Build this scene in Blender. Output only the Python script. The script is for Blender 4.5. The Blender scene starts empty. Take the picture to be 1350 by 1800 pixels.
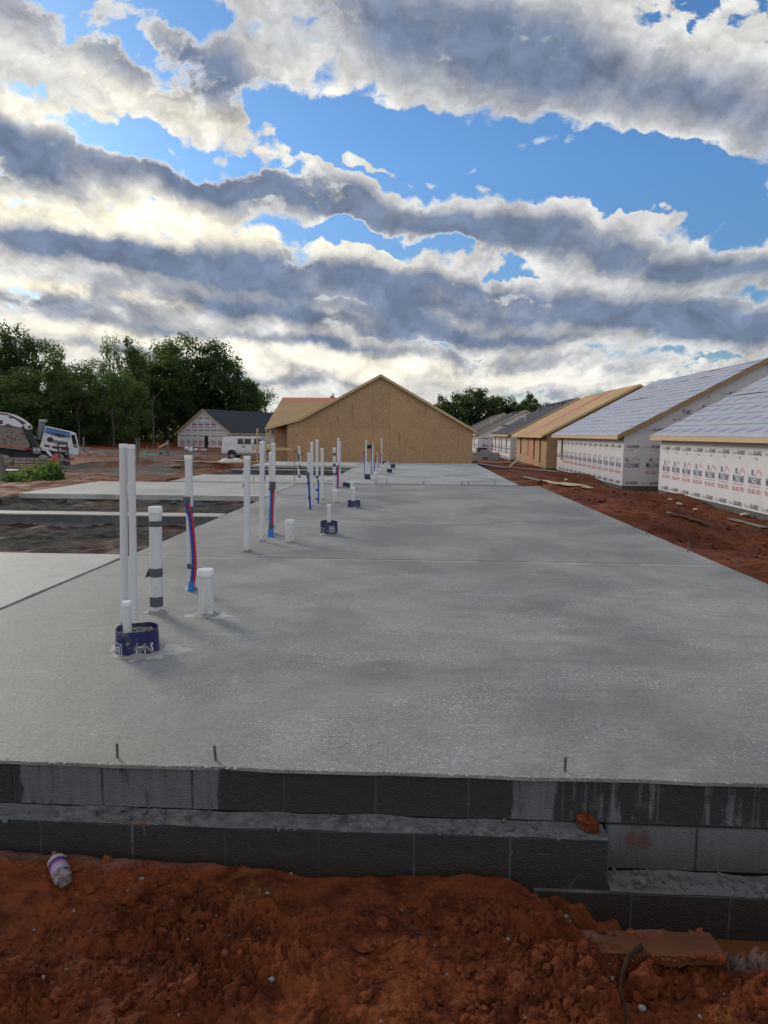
import bpy, math, random
import numpy as np
from mathutils import Vector, Matrix
random.seed(7)
C = bpy.context.scene.collection
PI = math.pi
R = math.radians
# ------------------------------------------------------------------ camera
CAMZ = 1.46
F = 1230.0                                   # focal length in pixels of the 1350 x 1800 photograph
cam_d = bpy.data.cameras.new('camera')
cam = bpy.data.objects.new('camera', cam_d); C.objects.link(cam)
cam_d.sensor_fit = 'VERTICAL'; cam_d.sensor_height = 36.0; cam_d.lens = F / 1800 * 36.0
cam_d.clip_start = 0.05; cam_d.clip_end = 6000
CR = Matrix.Rotation(R(2.56), 4, 'Z') @ Matrix.Rotation(R(90 - 6.42), 4, 'X') @ Matrix.Rotation(R(0.5), 4, 'Z')
cam.matrix_world = Matrix.Translation((0, 0, CAMZ)) @ CR
bpy.context.scene.camera = cam
def ray(px, py):
    return CR.to_3x3() @ Vector(((px - 675) / F, -(py - 900) / F, -1))
def onz(px, py, z=0.0):                      # where the sight line meets the level z
    d = ray(px, py); t = (z - CAMZ) / d.z
    return Vector((d.x * t, d.y * t, z))
def aty(px, py, Y):                          # where the sight line meets the plane y = Y
    d = ray(px, py); t = Y / d.y
    return Vector((d.x * t, Y, CAMZ + d.z * t))
# ------------------------------------------------------------------ objects
def tag(o, label=None, cat=None, group=None, kind=None):
    if label: o['label'] = label
    if cat: o['category'] = cat
    if group: o['group'] = group
    if kind: o['kind'] = kind
    return o
def thing(name, label, cat, loc=(0, 0, 0), rz=0, group=None):
    o = bpy.data.objects.new(name, None); C.objects.link(o)
    o.location = loc; o.rotation_euler = (0, 0, rz); o.empty_display_size = .2
    return tag(o, label, cat, group)
def copy_tree(o, parent=None):
    c = o.copy(); C.objects.link(c)
    if parent: c.parent = parent
    for ch in list(o.children): copy_tree(ch, c)
    return c
class MB:
    def __init__(s): s.v = []; s.f = []; s.m = []; s.mi = 0
    def add(s, vs, fs):
        k = len(s.v); s.v.extend([tuple(v) for v in vs])
        s.f.extend([tuple(i + k for i in f) for f in fs]); s.m.extend([s.mi] * len(fs)); return s
    def box(s, x0, x1, y0, y1, z0, z1):
        return s.add([(x0,y0,z0),(x1,y0,z0),(x1,y1,z0),(x0,y1,z0),(x0,y0,z1),(x1,y0,z1),(x1,y1,z1),(x0,y1,z1)],
              [(0,3,2,1),(4,5,6,7),(0,1,5,4),(1,2,6,5),(2,3,7,6),(3,0,4,7)])
    def obox(s, c, size, M=None):
        hx, hy, hz = [a / 2 for a in size]; M = M or Matrix.Identity(3); c = Vector(c)
        vs = [c + M @ Vector(p) for p in [(-hx,-hy,-hz),(hx,-hy,-hz),(hx,hy,-hz),(-hx,hy,-hz),(-hx,-hy,hz),(hx,-hy,hz),(hx,hy,hz),(-hx,hy,hz)]]
        return s.add(vs, [(0,3,2,1),(4,5,6,7),(0,1,5,4),(1,2,6,5),(2,3,7,6),(3,0,4,7)])
    def bar(s, p0, p1, w, t):                # a square bar from p0 to p1
        p0, p1 = Vector(p0), Vector(p1); d = p1 - p0
        q = d.to_track_quat('Y', 'Z').to_matrix()
        return s.obox((p0 + p1) / 2, (w, d.length, t), q)
    def tube(s, pts, r, n=12, cap=True):
        pts = [Vector(p) for p in pts]; rs = r if isinstance(r, (list, tuple)) else [r] * len(pts)
        vs = []; fs = []; ref = None
        for i, p in enumerate(pts):
            d = (pts[min(i + 1, len(pts) - 1)] - pts[max(i - 1, 0)]).normalized()
            if ref is None: ref = d.orthogonal().normalized()
            a = (ref - d * ref.dot(d)).normalized(); b = d.cross(a); ref = a
            for k in range(n):
                t = 2 * PI * k / n; vs.append(p + (a * math.cos(t) + b * math.sin(t)) * rs[i])
        for i in range(len(pts) - 1):
            for k in range(n):
                k2 = (k + 1) % n; fs.append((i*n+k, i*n+k2, (i+1)*n+k2, (i+1)*n+k))
        if cap:
            fs.append(tuple(range(n - 1, -1, -1))); fs.append(tuple((len(pts)-1)*n + k for k in range(n)))
        return s.add(vs, fs)
    def lathe(s, prof, n=24, c=(0,0,0)):     # (radius, z) profile round z
        vs = []; fs = []
        for r, z in prof:
            for k in range(n):
                t = 2 * PI * k / n; vs.append((c[0] + r*math.cos(t), c[1] + r*math.sin(t), c[2] + z))
        for i in range(len(prof) - 1):
            for k in range(n):
                k2 = (k + 1) % n; fs.append((i*n+k, i*n+k2, (i+1)*n+k2, (i+1)*n+k))
        return s.add(vs, fs)
    def prism(s, poly, axis, a, b):          # polygon extruded along 'x' or 'y' or 'z'
        n = len(poly)
        def P(p, t): return {'x': (t, p[0], p[1]), 'y': (p[0], t, p[1]), 'z': (p[0], p[1], t)}[axis]
        vs = [P(p, a) for p in poly] + [P(p, b) for p in poly]
        fs = [tuple(range(n)), tuple(range(2*n - 1, n - 1, -1))] + [(i, i + n, (i+1) % n + n, (i+1) % n) for i in range(n)]
        return s.add(vs, fs)
    def grid(s, nx, ny, fn):
        vs = [fn(i / nx, j / ny) for j in range(ny + 1) for i in range(nx + 1)]
        fs = [(j*(nx+1)+i, j*(nx+1)+i+1, (j+1)*(nx+1)+i+1, (j+1)*(nx+1)+i) for j in range(ny) for i in range(nx)]
        return s.add(vs, fs)
    def build(s, name, mat, parent=None, smooth=False, bevel=0, fix=True):
        me = bpy.data.meshes.new(name); me.from_pydata(s.v, [], s.f)
        for m in (mat if isinstance(mat, (list, tuple)) else [mat]): me.materials.append(m)
        if any(s.m): me.polygons.foreach_set('material_index', s.m)
        if fix:
            import bmesh
            bm = bmesh.new(); bm.from_mesh(me); bmesh.ops.recalc_face_normals(bm, faces=bm.faces); bm.to_mesh(me); bm.free()
        if smooth:
            me.polygons.foreach_set('use_smooth', [True] * len(me.polygons))
            if smooth == 'auto':
                me.set_sharp_from_angle(angle=R(40))
        o = bpy.data.objects.new(name, me); C.objects.link(o)
        if bevel:
            b = o.modifiers.new('bevel', 'BEVEL'); b.width = bevel; b.segments = 2; b.limit_method = 'ANGLE'
        if parent: o.parent = parent
        return o
def top(o, label, cat, group=None, kind=None):   # a thing that is one mesh: move its origin to the base
    me = o.data; n = len(me.vertices); co = np.empty(n * 3, 'f'); me.vertices.foreach_get('co', co); co = co.reshape(-1, 3)
    c = np.array([(co[:,0].min()+co[:,0].max())/2, (co[:,1].min()+co[:,1].max())/2, co[:,2].min()])
    me.vertices.foreach_set('co', (co - c).ravel()); me.update(); o.location = Vector(c.tolist())
    return tag(o, label, cat, group, kind)
# ------------------------------------------------------------------ numpy noise
_prm = np.random.RandomState(3).permutation(512); _prm = np.concatenate([_prm, _prm, _prm])
_ang = np.random.RandomState(5).rand(512) * 2 * PI
def perlin(x, y, seed=0):
    xi = np.floor(x).astype(int); yi = np.floor(y).astype(int); xf = x - xi; yf = y - yi
    def g(ix, iy, dx, dy):
        h = _prm[(_prm[(ix + seed * 17) & 511] + iy) & 511]; a = _ang[h]; return np.cos(a) * dx + np.sin(a) * dy
    u = xf*xf*xf*(xf*(xf*6-15)+10); v = yf*yf*yf*(yf*(yf*6-15)+10)
    a = g(xi, yi, xf, yf); b = g(xi+1, yi, xf-1, yf); c = g(xi, yi+1, xf, yf-1); d = g(xi+1, yi+1, xf-1, yf-1)
    return (a + (b-a)*u) + ((c + (d-c)*u) - (a + (b-a)*u)) * v
def fbm(x, y, o=4, seed=0, rough=.5):
    r = 0; a = 1; f = 1
    for i in range(o): r = r + a * perlin(x*f + i*7.3, y*f - i*3.1, seed + i); a *= rough; f *= 2.03
    return r
def ridged(x, y, o=4, seed=0):
    r = 0; a = 1; f = 1
    for i in range(o): r = r + a * (1 - 2*np.abs(perlin(x*f + i*5.1, y*f, seed + i))); a *= .5; f *= 2.1
    return r
def sst(a, b, x): t = np.clip((x - a) / (b - a), 0, 1); return t*t*(3 - 2*t)
# ------------------------------------------------------------------ node helper
class NT:
    def __init__(s, tree): s.t = tree; s.n = tree.nodes; s.l = tree.links
    def new(s, typ, ins=None, **kw):
        n = s.n.new(typ)
        for k, v in kw.items(): setattr(n, k, v)
        for k, v in (ins or {}).items(): s.set(n.inputs[k], v)
        return n
    def set(s, sock, v):
        if isinstance(v, bpy.types.NodeSocket): s.l.new(v, sock)
        elif isinstance(v, bpy.types.Node): s.l.new(v.outputs[0], sock)
        elif v is not None:
            if isinstance(v, (tuple, list)) and len(v) == 3 and sock.type == 'RGBA': v = (*v, 1)
            sock.default_value = v
    def math(s, op, a, b=None, c=None, clamp=False):
        n = s.new('ShaderNodeMath', operation=op, use_clamp=clamp)
        s.set(n.inputs[0], a)
        if b is not None: s.set(n.inputs[1], b)
        if c is not None: s.set(n.inputs[2], c)
        return n.outputs[0]
    def vmath(s, op, a, b=None, out=0):
        n = s.new('ShaderNodeVectorMath', operation=op); s.set(n.inputs[0], a)
        if b is not None: s.set(n.inputs[1], b)
        return n.outputs[out]
    def smooth(s, v, a, b, lo=0.0, hi=1.0):
        n = s.new('ShaderNodeMapRange', interpolation_type='SMOOTHSTEP')
        for i, q in enumerate((v, a, b, lo, hi)): s.set(n.inputs[i], q)
        return n.outputs[0]
    def mix(s, f, a, b, blend='MIX'):
        n = s.new('ShaderNodeMix', data_type='RGBA', blend_type=blend)
        s.set(n.inputs[0], f); s.set(n.inputs[6], a); s.set(n.inputs[7], b); return n.outputs[2]
    def noise(s, vec, scale, detail=4, rough=.5, dist=0, out='Fac'):
        n = s.new('ShaderNodeTexNoise', {'Vector': vec, 'Scale': scale, 'Detail': detail, 'Roughness': rough, 'Distortion': dist}); return n.outputs[out]
    def vor(s, vec, scale, out='Distance', feature='F1', rand=1):
        n = s.new('ShaderNodeTexVoronoi', {'Vector': vec, 'Scale': scale, 'Randomness': rand}, feature=feature); return n.outputs[out]
    def mapping(s, vec, loc=(0,0,0), rot=(0,0,0), sc=(1,1,1), typ='POINT'):
        n = s.new('ShaderNodeMapping', {'Vector': vec, 'Location': loc, 'Rotation': rot, 'Scale': sc}, vector_type=typ); return n.outputs[0]
    def ramp(s, v, stops):
        n = s.new('ShaderNodeValToRGB', {'Fac': v}); e = n.color_ramp.elements
        while len(e) < len(stops): e.new(.5)
        for i, (p, c) in enumerate(stops): e[i].position = p; e[i].color = (*c, 1) if len(c) == 3 else c
        return n.outputs[0]
    def bump(s, h, strength, dist): return s.new('ShaderNodeBump', {'Height': h, 'Strength': strength, 'Distance': dist}).outputs[0]
def material(name, fn):
    m = bpy.data.materials.new(name); m.use_nodes = True; t = m.node_tree; t.nodes.clear()
    n = NT(t); out = n.new('ShaderNodeOutputMaterial'); b = n.new('ShaderNodeBsdfPrincipled')
    t.links.new(b.outputs[0], out.inputs[0]); fn(n, b); return m
def objc(n): return n.new('ShaderNodeTexCoord').outputs['Object']
def geop(n): return n.new('ShaderNodeNewGeometry').outputs['Position']
def island(n): return n.new('ShaderNodeNewGeometry').outputs['Random Per Island']
def plain(name, col, rough=.6, var=.15, scale=8, dirt=None, dscale=3, metal=0, spec=.5, isl=0, bump=0, bscale=60):
    def fn(n, b):
        p = geop(n); f = n.noise(p, scale, 5, .6)
        c0 = tuple(x * (1 - var) for x in col); c1 = tuple(min(1, x * (1 + var)) for x in col)
        c = n.mix(f, c0, c1)
        if isl:
            k = n.math('MULTIPLY_ADD', island(n), 2 * isl, 1 - isl)
            c = n.mix(1.0, c, n.new('ShaderNodeCombineColor', {'Red': k, 'Green': k, 'Blue': k}).outputs[0], 'MULTIPLY')
        if dirt:
            c = n.mix(n.math('MULTIPLY', n.smooth(n.noise(p, dscale, 6, .65), .5, .72), .8), c, dirt)
        n.set(b.inputs['Base Color'], c); n.set(b.inputs['Roughness'], rough); n.set(b.inputs['Metallic'], metal)
        n.set(b.inputs['Specular IOR Level'], spec)
        if bump: n.set(b.inputs['Normal'], n.bump(n.noise(p, bscale, 4, .6), .6, bump))
    return material(name, fn)
# ------------------------------------------------------------------ sky, sun
SUN_AZ, SUN_EL = -42.0, 20.0
world = bpy.data.worlds.new('World'); bpy.context.scene.world = world; world.use_nodes = True
wt = world.node_tree; wt.nodes.clear(); n = NT(wt)
wo = n.new('ShaderNodeOutputWorld')
sky = n.new('ShaderNodeTexSky', sky_type='NISHITA', sun_disc=False, sun_elevation=R(SUN_EL), sun_rotation=R(SUN_AZ), altitude=200, air_density=1.0, dust_density=.5, ozone_density=2.0)
gen = n.new('ShaderNodeTexCoord').outputs['Generated']
sep = n.new('ShaderNodeSeparateXYZ', {0: gen})
yy = n.math('MAXIMUM', sep.outputs[1], .05)
U = n.math('DIVIDE', sep.outputs[0], yy); V = n.math('DIVIDE', sep.outputs[2], yy)
UV = n.new('ShaderNodeCombineXYZ', {0: U, 1: V, 2: 0}).outputs[0]
# turbulence that pulls the cloud outlines about; stretched along the cloud streets towards the horizon
vpos = n.math('MAXIMUM', V, 0.0)
str_ = n.math('ADD', vpos, .13)
PP = n.new('ShaderNodeCombineXYZ', {0: n.math('DIVIDE', U, str_), 1: n.math('DIVIDE', -.34, str_), 2: .3}).outputs[0]
w1 = n.noise(PP, 1.7, 3, .5, out='Color'); w2 = n.noise(UV, 9.0, 4, .6, out='Color')
wv = n.vmath('SUBTRACT', w1, (.5, .5, .5)); wv2 = n.vmath('SUBTRACT', w2, (.5, .5, .5))
wv = n.vmath('MULTIPLY', wv, (.14, .06, 0)); wv2 = n.vmath('MULTIPLY', wv2, (.12, .07, 0))
Q = n.vmath('ADD', UV, n.vmath('ADD', wv, wv2))
def uvpx(px, py):
    d = ray(px, py); return d.x / d.y, d.z / d.y
last_acc = None
def blobs(lst, src):
    acc = 0.0
    global last_acc
    for i_, (px, py, L, W, ang, w) in enumerate(lst):
        if i_ % 6 == 0 and last_acc is not None:     # keeps the shader's working memory small
            src = n.vmath('ADD', src, n.math('MULTIPLY', last_acc, 1e-9))
        u, v = uvpx(px, py)
        m = n.mapping(src, (u, v, 0), (0, 0, R(-ang)), (L / F, W / F, 1), 'TEXTURE')
        q = n.vmath('DOT_PRODUCT', m, m, 'Value')
        e = n.math('POWER', .3679, q)
        acc = n.math('MULTIPLY_ADD', e, w, acc); last_acc = acc
    return acc
COVER = [ # px, py, half length, half width, angle (down to the right), weight
 (110,105,330,80,19,.95),(390,215,100,40,25,.75),(10,165,140,50,12,.5),
 (900,30,560,120,12,1.0),(1180,195,330,66,10,.8),(640,140,230,46,14,.6),(450,60,70,80,20,.5),
 (50,270,140,50,20,.85),(310,305,330,38,9,.95),(500,275,70,24,15,.35),(290,45,60,24,25,.5),(70,205,90,16,8,.5),
 (200,390,430,55,4,.75),(830,385,200,46,8,.95),(1060,434,290,50,9,.95),(1290,466,210,44,2,.9),
 (280,465,420,42,8,.85),(760,505,300,36,9,.9),(700,455,110,16,8,.3),
 (420,555,560,60,8,.95),(1010,556,330,46,5,1.0),(1330,585,170,36,4,.95),(1230,490,160,14,3,.4),
 (500,640,620,44,4,.85),(1000,665,360,20,2,.5),(1300,640,120,12,-3,.2),(675,745,1500,44,0,.85),(150,680,420,50,3,.5),
 (110,600,300,46,5,.75),(1130,575,320,44,3,.9),
 (905,250,60,16,-4,1.25),(1335,335,44,24,-30,1.25),(1220,395,45,14,-25,1.1),(640,330,40,12,20,1.0),(732,302,30,14,10,1.2),(825,318,24,10,0,1.15),(1090,388,26,8,0,1.0),(722,283,18,9,0,1.15),(664,294,30,10,20,1.1),(560,288,40,10,30,1.2),(800,288,18,9,0,1.1),(628,283,16,8,0,1.1),(130,200,60,12,15,1.2),(250,245,50,9,15,1.3),(190,238,22,10,0,1.2),
 (-500,300,400,300,0,.8),(1900,200,380,260,0,.7),(600,-500,900,300,0,.7),
]
HOLES = [
 (245,250,210,30,13,1.3),(480,170,50,40,30,.6),(330,22,110,20,14,.9),(70,178,80,14,8,.6),
 (760,245,240,55,12,1.2),(1130,330,330,55,9,1.2),(560,215,90,40,20,.7),
 (690,425,170,15,6,.8),(620,400,70,14,8,.5),(450,400,90,10,8,.35),(75,375,40,12,5,.45),(300,410,60,8,5,.3),
 (1320,405,120,26,-4,.6),(1270,533,110,10,-8,.6),(1260,628,130,12,-3,.8),(870,482,90,9,6,.5),(640,542,150,7,7,.45),
 (1180,25,60,16,10,.3),(700,603,150,7,4,.7),(900,520,90,7,6,.5),(430,600,90,5,6,.5),(990,700,140,12,0,.55),(300,600,120,5,5,.3),(1200,672,160,8,-2,.4),
]
DARK = [
 (190,75,280,62,20,.85),(360,110,100,47,10,.5),
 (760,45,320,78,12,.62),(1050,125,280,91,10,.60),(1260,190,180,52,10,.5),(950,70,140,52,10,.2),
 (40,285,140,57,22,.85),(400,322,310,36,10,1.15),(600,350,110,29,14,.55),
 (850,400,210,30,8,.8),(1080,446,260,30,7,.8),(1290,474,160,22,2,.6),
 (150,440,300,26,7,1.0),(330,480,280,23,9,.9),(720,505,280,31,8,1.15),(560,478,140,23,10,.5),
 (90,530,240,21,8,.8),(470,555,330,18,9,.9),(1000,550,330,29,4,.9),(1290,592,180,20,3,.9),(850,592,220,14,5,.7),
 (700,560,200,16,8,.6),(560,612,150,10,6,.7),(150,612,220,13,6,.7),(900,634,240,10,3,.55),(560,665,160,10,4,.5),(1000,690,120,9,2,.45),
 (1380,560,180,29,0,.6),(350,655,160,9,4,.5),(250,575,200,10,7,.5),
]
BRIGHT = [ (120,385,360,52,4,1.0),(100,205,260,30,12,.75),(480,420,220,26,8,.6),(330,190,200,26,18,.65),(80,505,220,10,6,.7),(560,150,170,26,18,.35),(560,640,520,30,3,.6),(760,230,400,26,9,.35),(300,530,300,10,8,.5),(150,580,300,12,5,.6)]
cov = blobs(COVER, Q); hol = blobs(HOLES, Q)
QF = n.mapping(n.vmath('ADD', UV, n.vmath('MULTIPLY', wv2, (.5, .5, 0))), sc=(1, 1.6, 1))
fine = n.math('SUBTRACT', n.noise(QF, 10.0, 10, .68), .5)
QB = n.mapping(n.vmath('ADD', UV, n.vmath('MULTIPLY', wv2, (.55, .55, 0))), sc=(1, 1.5, 1))
v1 = n.vor(QB, 17.0); v2 = n.vor(n.mapping(QB, (5.3, 0, 0)), 39.0)
bil = n.math('ADD', n.math('MULTIPLY_ADD', v1, -1.0, .50), n.math('MULTIPLY_ADD', v2, -.55, .25))     # cauliflower heads
lowf = n.math('SUBTRACT', n.noise(n.mapping(PP, (3.1, 0, 0)), 1.3, 3, .5), .5)
str2 = n.math('SUBTRACT', n.noise(PP, 3.2, 8, .62), .5)
Fd = n.math('SUBTRACT', n.math('MINIMUM', cov, 1.25), hol)
Fd = n.math('MULTIPLY_ADD', fine, 1.7, Fd); Fd = n.math('MULTIPLY_ADD', bil, n.math('MINIMUM', n.math('MULTIPLY_ADD', V, 1.1, .14), .55), Fd); Fd = n.math('MULTIPLY_ADD', str2, 1.7, Fd)
softn = n.smooth(lowf, -.12, .16, .05, .26)
alpha = n.smooth(Fd, n.math('SUBTRACT', .38, softn), n.math('ADD', .48, softn))
thick = n.smooth(Fd, .36, .80)
dk = blobs(DARK, n.vmath('ADD', UV, n.vmath('ADD', n.vmath('MULTIPLY', wv, (.8, .8, 0)), n.vmath('MULTIPLY', wv2, (.7, .7, 0)))))
dk = n.math('MULTIPLY_ADD', fine, .60, n.math('MINIMUM', n.math('MULTIPLY', dk, 1.05), 1.1)); dk = n.math('MULTIPLY_ADD', str2, 1.5, dk); dk = n.math('MULTIPLY_ADD', lowf, .7, dk)
dk = n.math('MULTIPLY', n.math('MULTIPLY_ADD', dk, .95, -.05, clamp=True), thick)
br = n.math('MINIMUM', blobs(BRIGHT, UV), 1.0)
lit = n.mix(br, (.76, .76, .74), (1.22, 1.14, .90))
mid = n.mix(br, (.43, .45, .49), (.66, .64, .58))
drk = (.185, .24, .355)
c1 = n.mix(n.math('MULTIPLY', dk, 2.2, clamp=True), lit, mid); c2 = n.mix(n.smooth(dk, .35, 1.0), c1, drk)
# small puffs inside the cloud catch and lose light
puff = n.math('MULTIPLY_ADD', bil, .22, n.noise(n.mapping(Q, sc=(1, 1.4, 1)), 14.0, 7, .62))
k = n.math('MULTIPLY_ADD', puff, 1.05, .45)
ccol = n.vmath('SCALE', c2); n.set(ccol.node.inputs[3], k)
# behind the photographer: unseen broken cloud cover, brightened to light gables, walls and mud
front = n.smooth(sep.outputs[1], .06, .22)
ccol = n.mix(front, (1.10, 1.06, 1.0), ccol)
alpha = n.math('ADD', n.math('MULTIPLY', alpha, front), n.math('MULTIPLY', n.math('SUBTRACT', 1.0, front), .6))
skyc = n.mix(1.0, sky.outputs[0], n.mix(n.math('MULTIPLY_ADD', V, 3.0, -.09, clamp=True), (.46, .52, .60), (.58, .88, 1.16)), 'MULTIPLY')
for nd in wt.nodes:
    if nd.type == 'TEX_NOISE': nd.noise_dimensions = '2D'
    if nd.type == 'TEX_VORONOI': nd.voronoi_dimensions = '2D'
bg1 = n.new('ShaderNodeBackground', {'Color': skyc, 'Strength': .125})
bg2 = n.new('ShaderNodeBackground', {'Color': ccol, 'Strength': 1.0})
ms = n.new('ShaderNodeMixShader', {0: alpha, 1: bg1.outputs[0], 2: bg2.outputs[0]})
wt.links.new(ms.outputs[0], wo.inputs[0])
world.cycles.sampling_method = 'MANUAL'; world.cycles.sample_map_resolution = 512
sd = bpy.data.lights.new('sun', 'SUN'); sd.energy = 2.0; sd.angle = R(14); sd.color = (1, .9, .74)
sun = bpy.data.objects.new('sun', sd); C.objects.link(sun)
az, el = R(SUN_AZ), R(SUN_EL)
sdir = Vector((math.sin(az) * math.cos(el), math.cos(az) * math.cos(el), math.sin(el)))
sun.rotation_euler = sdir.to_track_quat('Z', 'Y').to_euler(); sun.location = sdir * 50
vs = bpy.context.scene.view_settings
bpy.context.scene.display_settings.display_device = 'sRGB'
vs.view_transform = 'Standard'; vs.look = 'None'; vs.exposure = 0; vs.gamma = 1
# ------------------------------------------------------------------ ground: one sheet of red clay to the horizon
CTRL = np.array([(-9,1,-.34),(0,1,-.34),(6,1,-.36),(-9,2.6,-.40),(-4,2.75,-.395),(0,2.75,-.395),(-2,2.6,-.385),(5,2.6,-.46),(3.8,8,-.06),(3.8,15,-.06),(3.8,20,-.10),(5.5,8,-.35),(7,12,-.75),(9,20,-1.25),(11,25,-1.38),(11,18,-1.38),(12,10,-1.3),
 (10,36,-1.40),(9,50,-1.38),(5,26,-.40),(4.6,35,-.45),(5.5,44,-.75),(8,70,-1.3),(8,100,-1.2),(20,30,-1.4),(30,100,-1.2),(0,60,-.95),(0,100,-1),(-9.5,16,-.07),(-9.5,20,-.07),(-14,18,-.15),(-14,28,-.45),(-10,24,-.30),(-9.6,30,-.45),(-9.6,42,-.45),(-12,36,-.6),
 (-20,38,-.75),(-28,46,-1.0),(-18,62,-1.0),(-18,70,-1.0),(-10,60,-.9),(-35,80,-.7),(-34,105,-.95),(-60,110,-.15),(-75,80,-.2),(-40,60,-.75),(-60,130,0),(-100,150,.5),(0,200,-1),(120,200,-1),(-25,22,-.3),(-25,8,-.3),(-12,8,-.2),(-40,30,-.6),(60,20,-1.4),(60,60,-1.3),(0,400,-1),(-300,200,0),(400,300,-1),(0,-60,-.3),(-400,-300,0),(400,-300,-.5),(0,1500,0),(900,900,0),(-900,900,0)], float)
def base_h(x, y):
    num = 0; den = 0
    for cx, cy, cz in CTRL:
        w = 1 / ((x-cx)**2 + (y-cy)**2 + .35)**1.7; num = num + w*cz; den = den + w
    return num / den
def gravel_mask(x, y):
    m = sst(1.1, .5, ((x+31)/13)**2 + ((y-70)/10)**2 + .5*fbm(x*.12, y*.12, 3, 4))
    m = np.maximum(m, sst(1.1, .6, ((x+16.5)/6)**2 + ((y-41)/5.0)**2 + .5*fbm(x*.3, y*.3, 3, 8)))
    m = np.maximum(m, sst(1.1, .6, ((x+13)/3.5)**2 + ((y-32)/2.0)**2 + .5*fbm(x*.3, y*.3, 3, 9)))
    m = np.maximum(m, sst(1.1, .6, ((x+28)/14)**2 + ((y-92)/5)**2 + .4*fbm(x*.1, y*.1, 3, 9)))
    m = np.maximum(m, sst(1.0, .3, ((x-1.42)/.5)**2 + ((y-2.33)/.15)**2 + .8*fbm(x*6, y*6, 3, 11)) * .55)     # grey mortar droppings by the footing
    m = np.maximum(m, sst(1.0, .3, ((x+1.6)/.9)**2 + ((y-2.74)/.07)**2 + .8*fbm(x*6, y*6, 3, 13)) * .35)
    return m
def terrain(x, y):
    h = base_h(x, y)
    near = sst(4.2, 2.7, y)
    d = np.sqrt(x*x + y*y)
    # churned mud: broad lumps everywhere, clods close to the camera and along the right of the slab
    amp = .05*sst(1.5, 6, d) + .035
    h = h + amp * fbm(x*.55, y*.8, 4, 1)
    rough = sst(40, 14, d)
    h = h + rough*.030*ridged(x*1.7, y*1.9, 4, 2) - rough*.01
    wall_in = np.where((x > -9.5) & (x < 3.7), .12 + .88*sst(2.74, 2.42, y + .12*fbm(x*2, y*2, 2, 77)), 1.0)
    zone = near * wall_in
    lump = np.maximum(fbm(x*2.6, y*3.2, 5, 21, .55), -.25)
    cr = sst(-.15, .35, fbm(x*1.3, y*1.5, 3, 28))                 # where the clay is torn up rather than smeared
    crk = np.abs(fbm(x*10, y*11.5, 5, 23, .62))
    h = h + zone*(.052*lump + (.35 + cr)*(.018*ridged(x*7.5, y*8.5, 4, 22) - .13*np.maximum(0, .13 - crk) + .040*np.abs(fbm(x*17, y*19, 4, 29, .68)) + .016*np.abs(fbm(x*44, y*46, 3, 24, .6))) - .02)
    # the wet flat strip along the wall and the dug trench at the right with its puddle
    lowr = sst(.45, .85, x + .25*fbm(y*5, x*3, 3, 31)) * sst(2.28, 2.42, y + .06*fbm(x*4, y*4, 3, 32)) * near
    h = h * (1 - lowr) + lowr * (-.655 + .02*fbm(x*5, y*5, 3, 33))
    spl = gravel_mask(x, y) * near * (x > .7)
    h = h + spl*.010*(fbm(x*14, y*14, 4, 35) + .4)
    # right hand strip beside the slab
    rs = sst(3.3, 4.2, x) * sst(60, 20, y) * sst(3, 5, y)
    h = h + rs*(.05*ridged(x*1.1, y*1.0, 5, 41) + .035*np.abs(fbm(x*4, y*3, 4, 42, .6)))
    # ruts in the haul road at the left
    lf = sst(-8, -11, x) * sst(14, 18, y)
    h = h + lf*.06*fbm(x*.5, y*1.6, 4, 44)
    # grey spoil heaps
    for cx, cy, a, b, hh in [(-17.5,42,4.2,1.4,.42),(-12.6,38.5,4.0,1.3,.35),(-13.5,32.2,3.2,1.1,.28),(-29,62,5,1.8,.5),(-18,56,3,1.2,.35),(-36,72,6,2,.5),(-20,92,5,2,.5)]:
        q = ((x-cx)/a)**2 + ((y-cy)/b)**2
        h = h + hh*np.exp(-q*1.6)*(1 + .5*fbm(x*1.5, y*1.5, 4, 46))
    return h
SLABS = [(-3.38, 3.52, 2.9, 20.0, 0), (-9.2, -3.3, 2.9, 8.05, 0), (-9.2, -3.3, 15.8, 20.0, 0), (-3.35, 3.75, 25.6, 44.2, -.38), (-9.2, -3.2, 25.6, 30.0, -.38), (-9.2, -3.2, 38.6, 44.2, -.38)]
def ground_h(x, y):
    h = terrain(x, y)
    for x0, x1, y0, y1, z in SLABS:
        ins = sst(x0-.02, x0+.1, x) * sst(x1+.02, x1-.1, x) * sst(y0-.16 if y0 < 3 else y0-.02, y0+.1, y) * sst(y1+.02, y1-.1, y)
        h = h*(1-ins) + ins*np.minimum(h, z-.85)
    for x0, x1, y0, y1, z in [(-9.2, -3.3, 7.9, 15.9, -.24), (-9.2, -3.2, 29.9, 38.7, -.62), (-9.2, 3.7, 19.9, 25.7, -.60)]:
        ins = sst(x0-.1, x0+.3, x) * sst(x1+.1, x1-.05, x) * sst(y0-.1, y0+.05, y) * sst(y1+.1, y1-.05, y)
        bed = z + .05*ridged(x*1.6, y*1.6, 4, 51) + .03*np.abs(fbm(x*7, y*7, 4, 52, .6)) + .05*fbm(x*.9, y*.9, 3, 53)
        h = h*(1-ins) + ins*bed
    for hx0, hx1, hy0, hy1, z in [(11.6, 25, 8, 34.5, -1.6), (10.5, 24, 36.4, 53, -1.6), (9.9, 24, 54, 71.2, -1.6), (9.7, 23, 74, 91, -1.6), (8.2, 22, 95, 131, -1.6), (-11, 4, 50, 66, -1.1)]:
        ins = sst(hx0, hx0+.5, x)*sst(hx1, hx1-.5, x)*sst(hy0, hy0+.5, y)*sst(hy1, hy1-.5, y)
        h = h*(1-ins) + ins*np.minimum(h, z)
    return h
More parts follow.
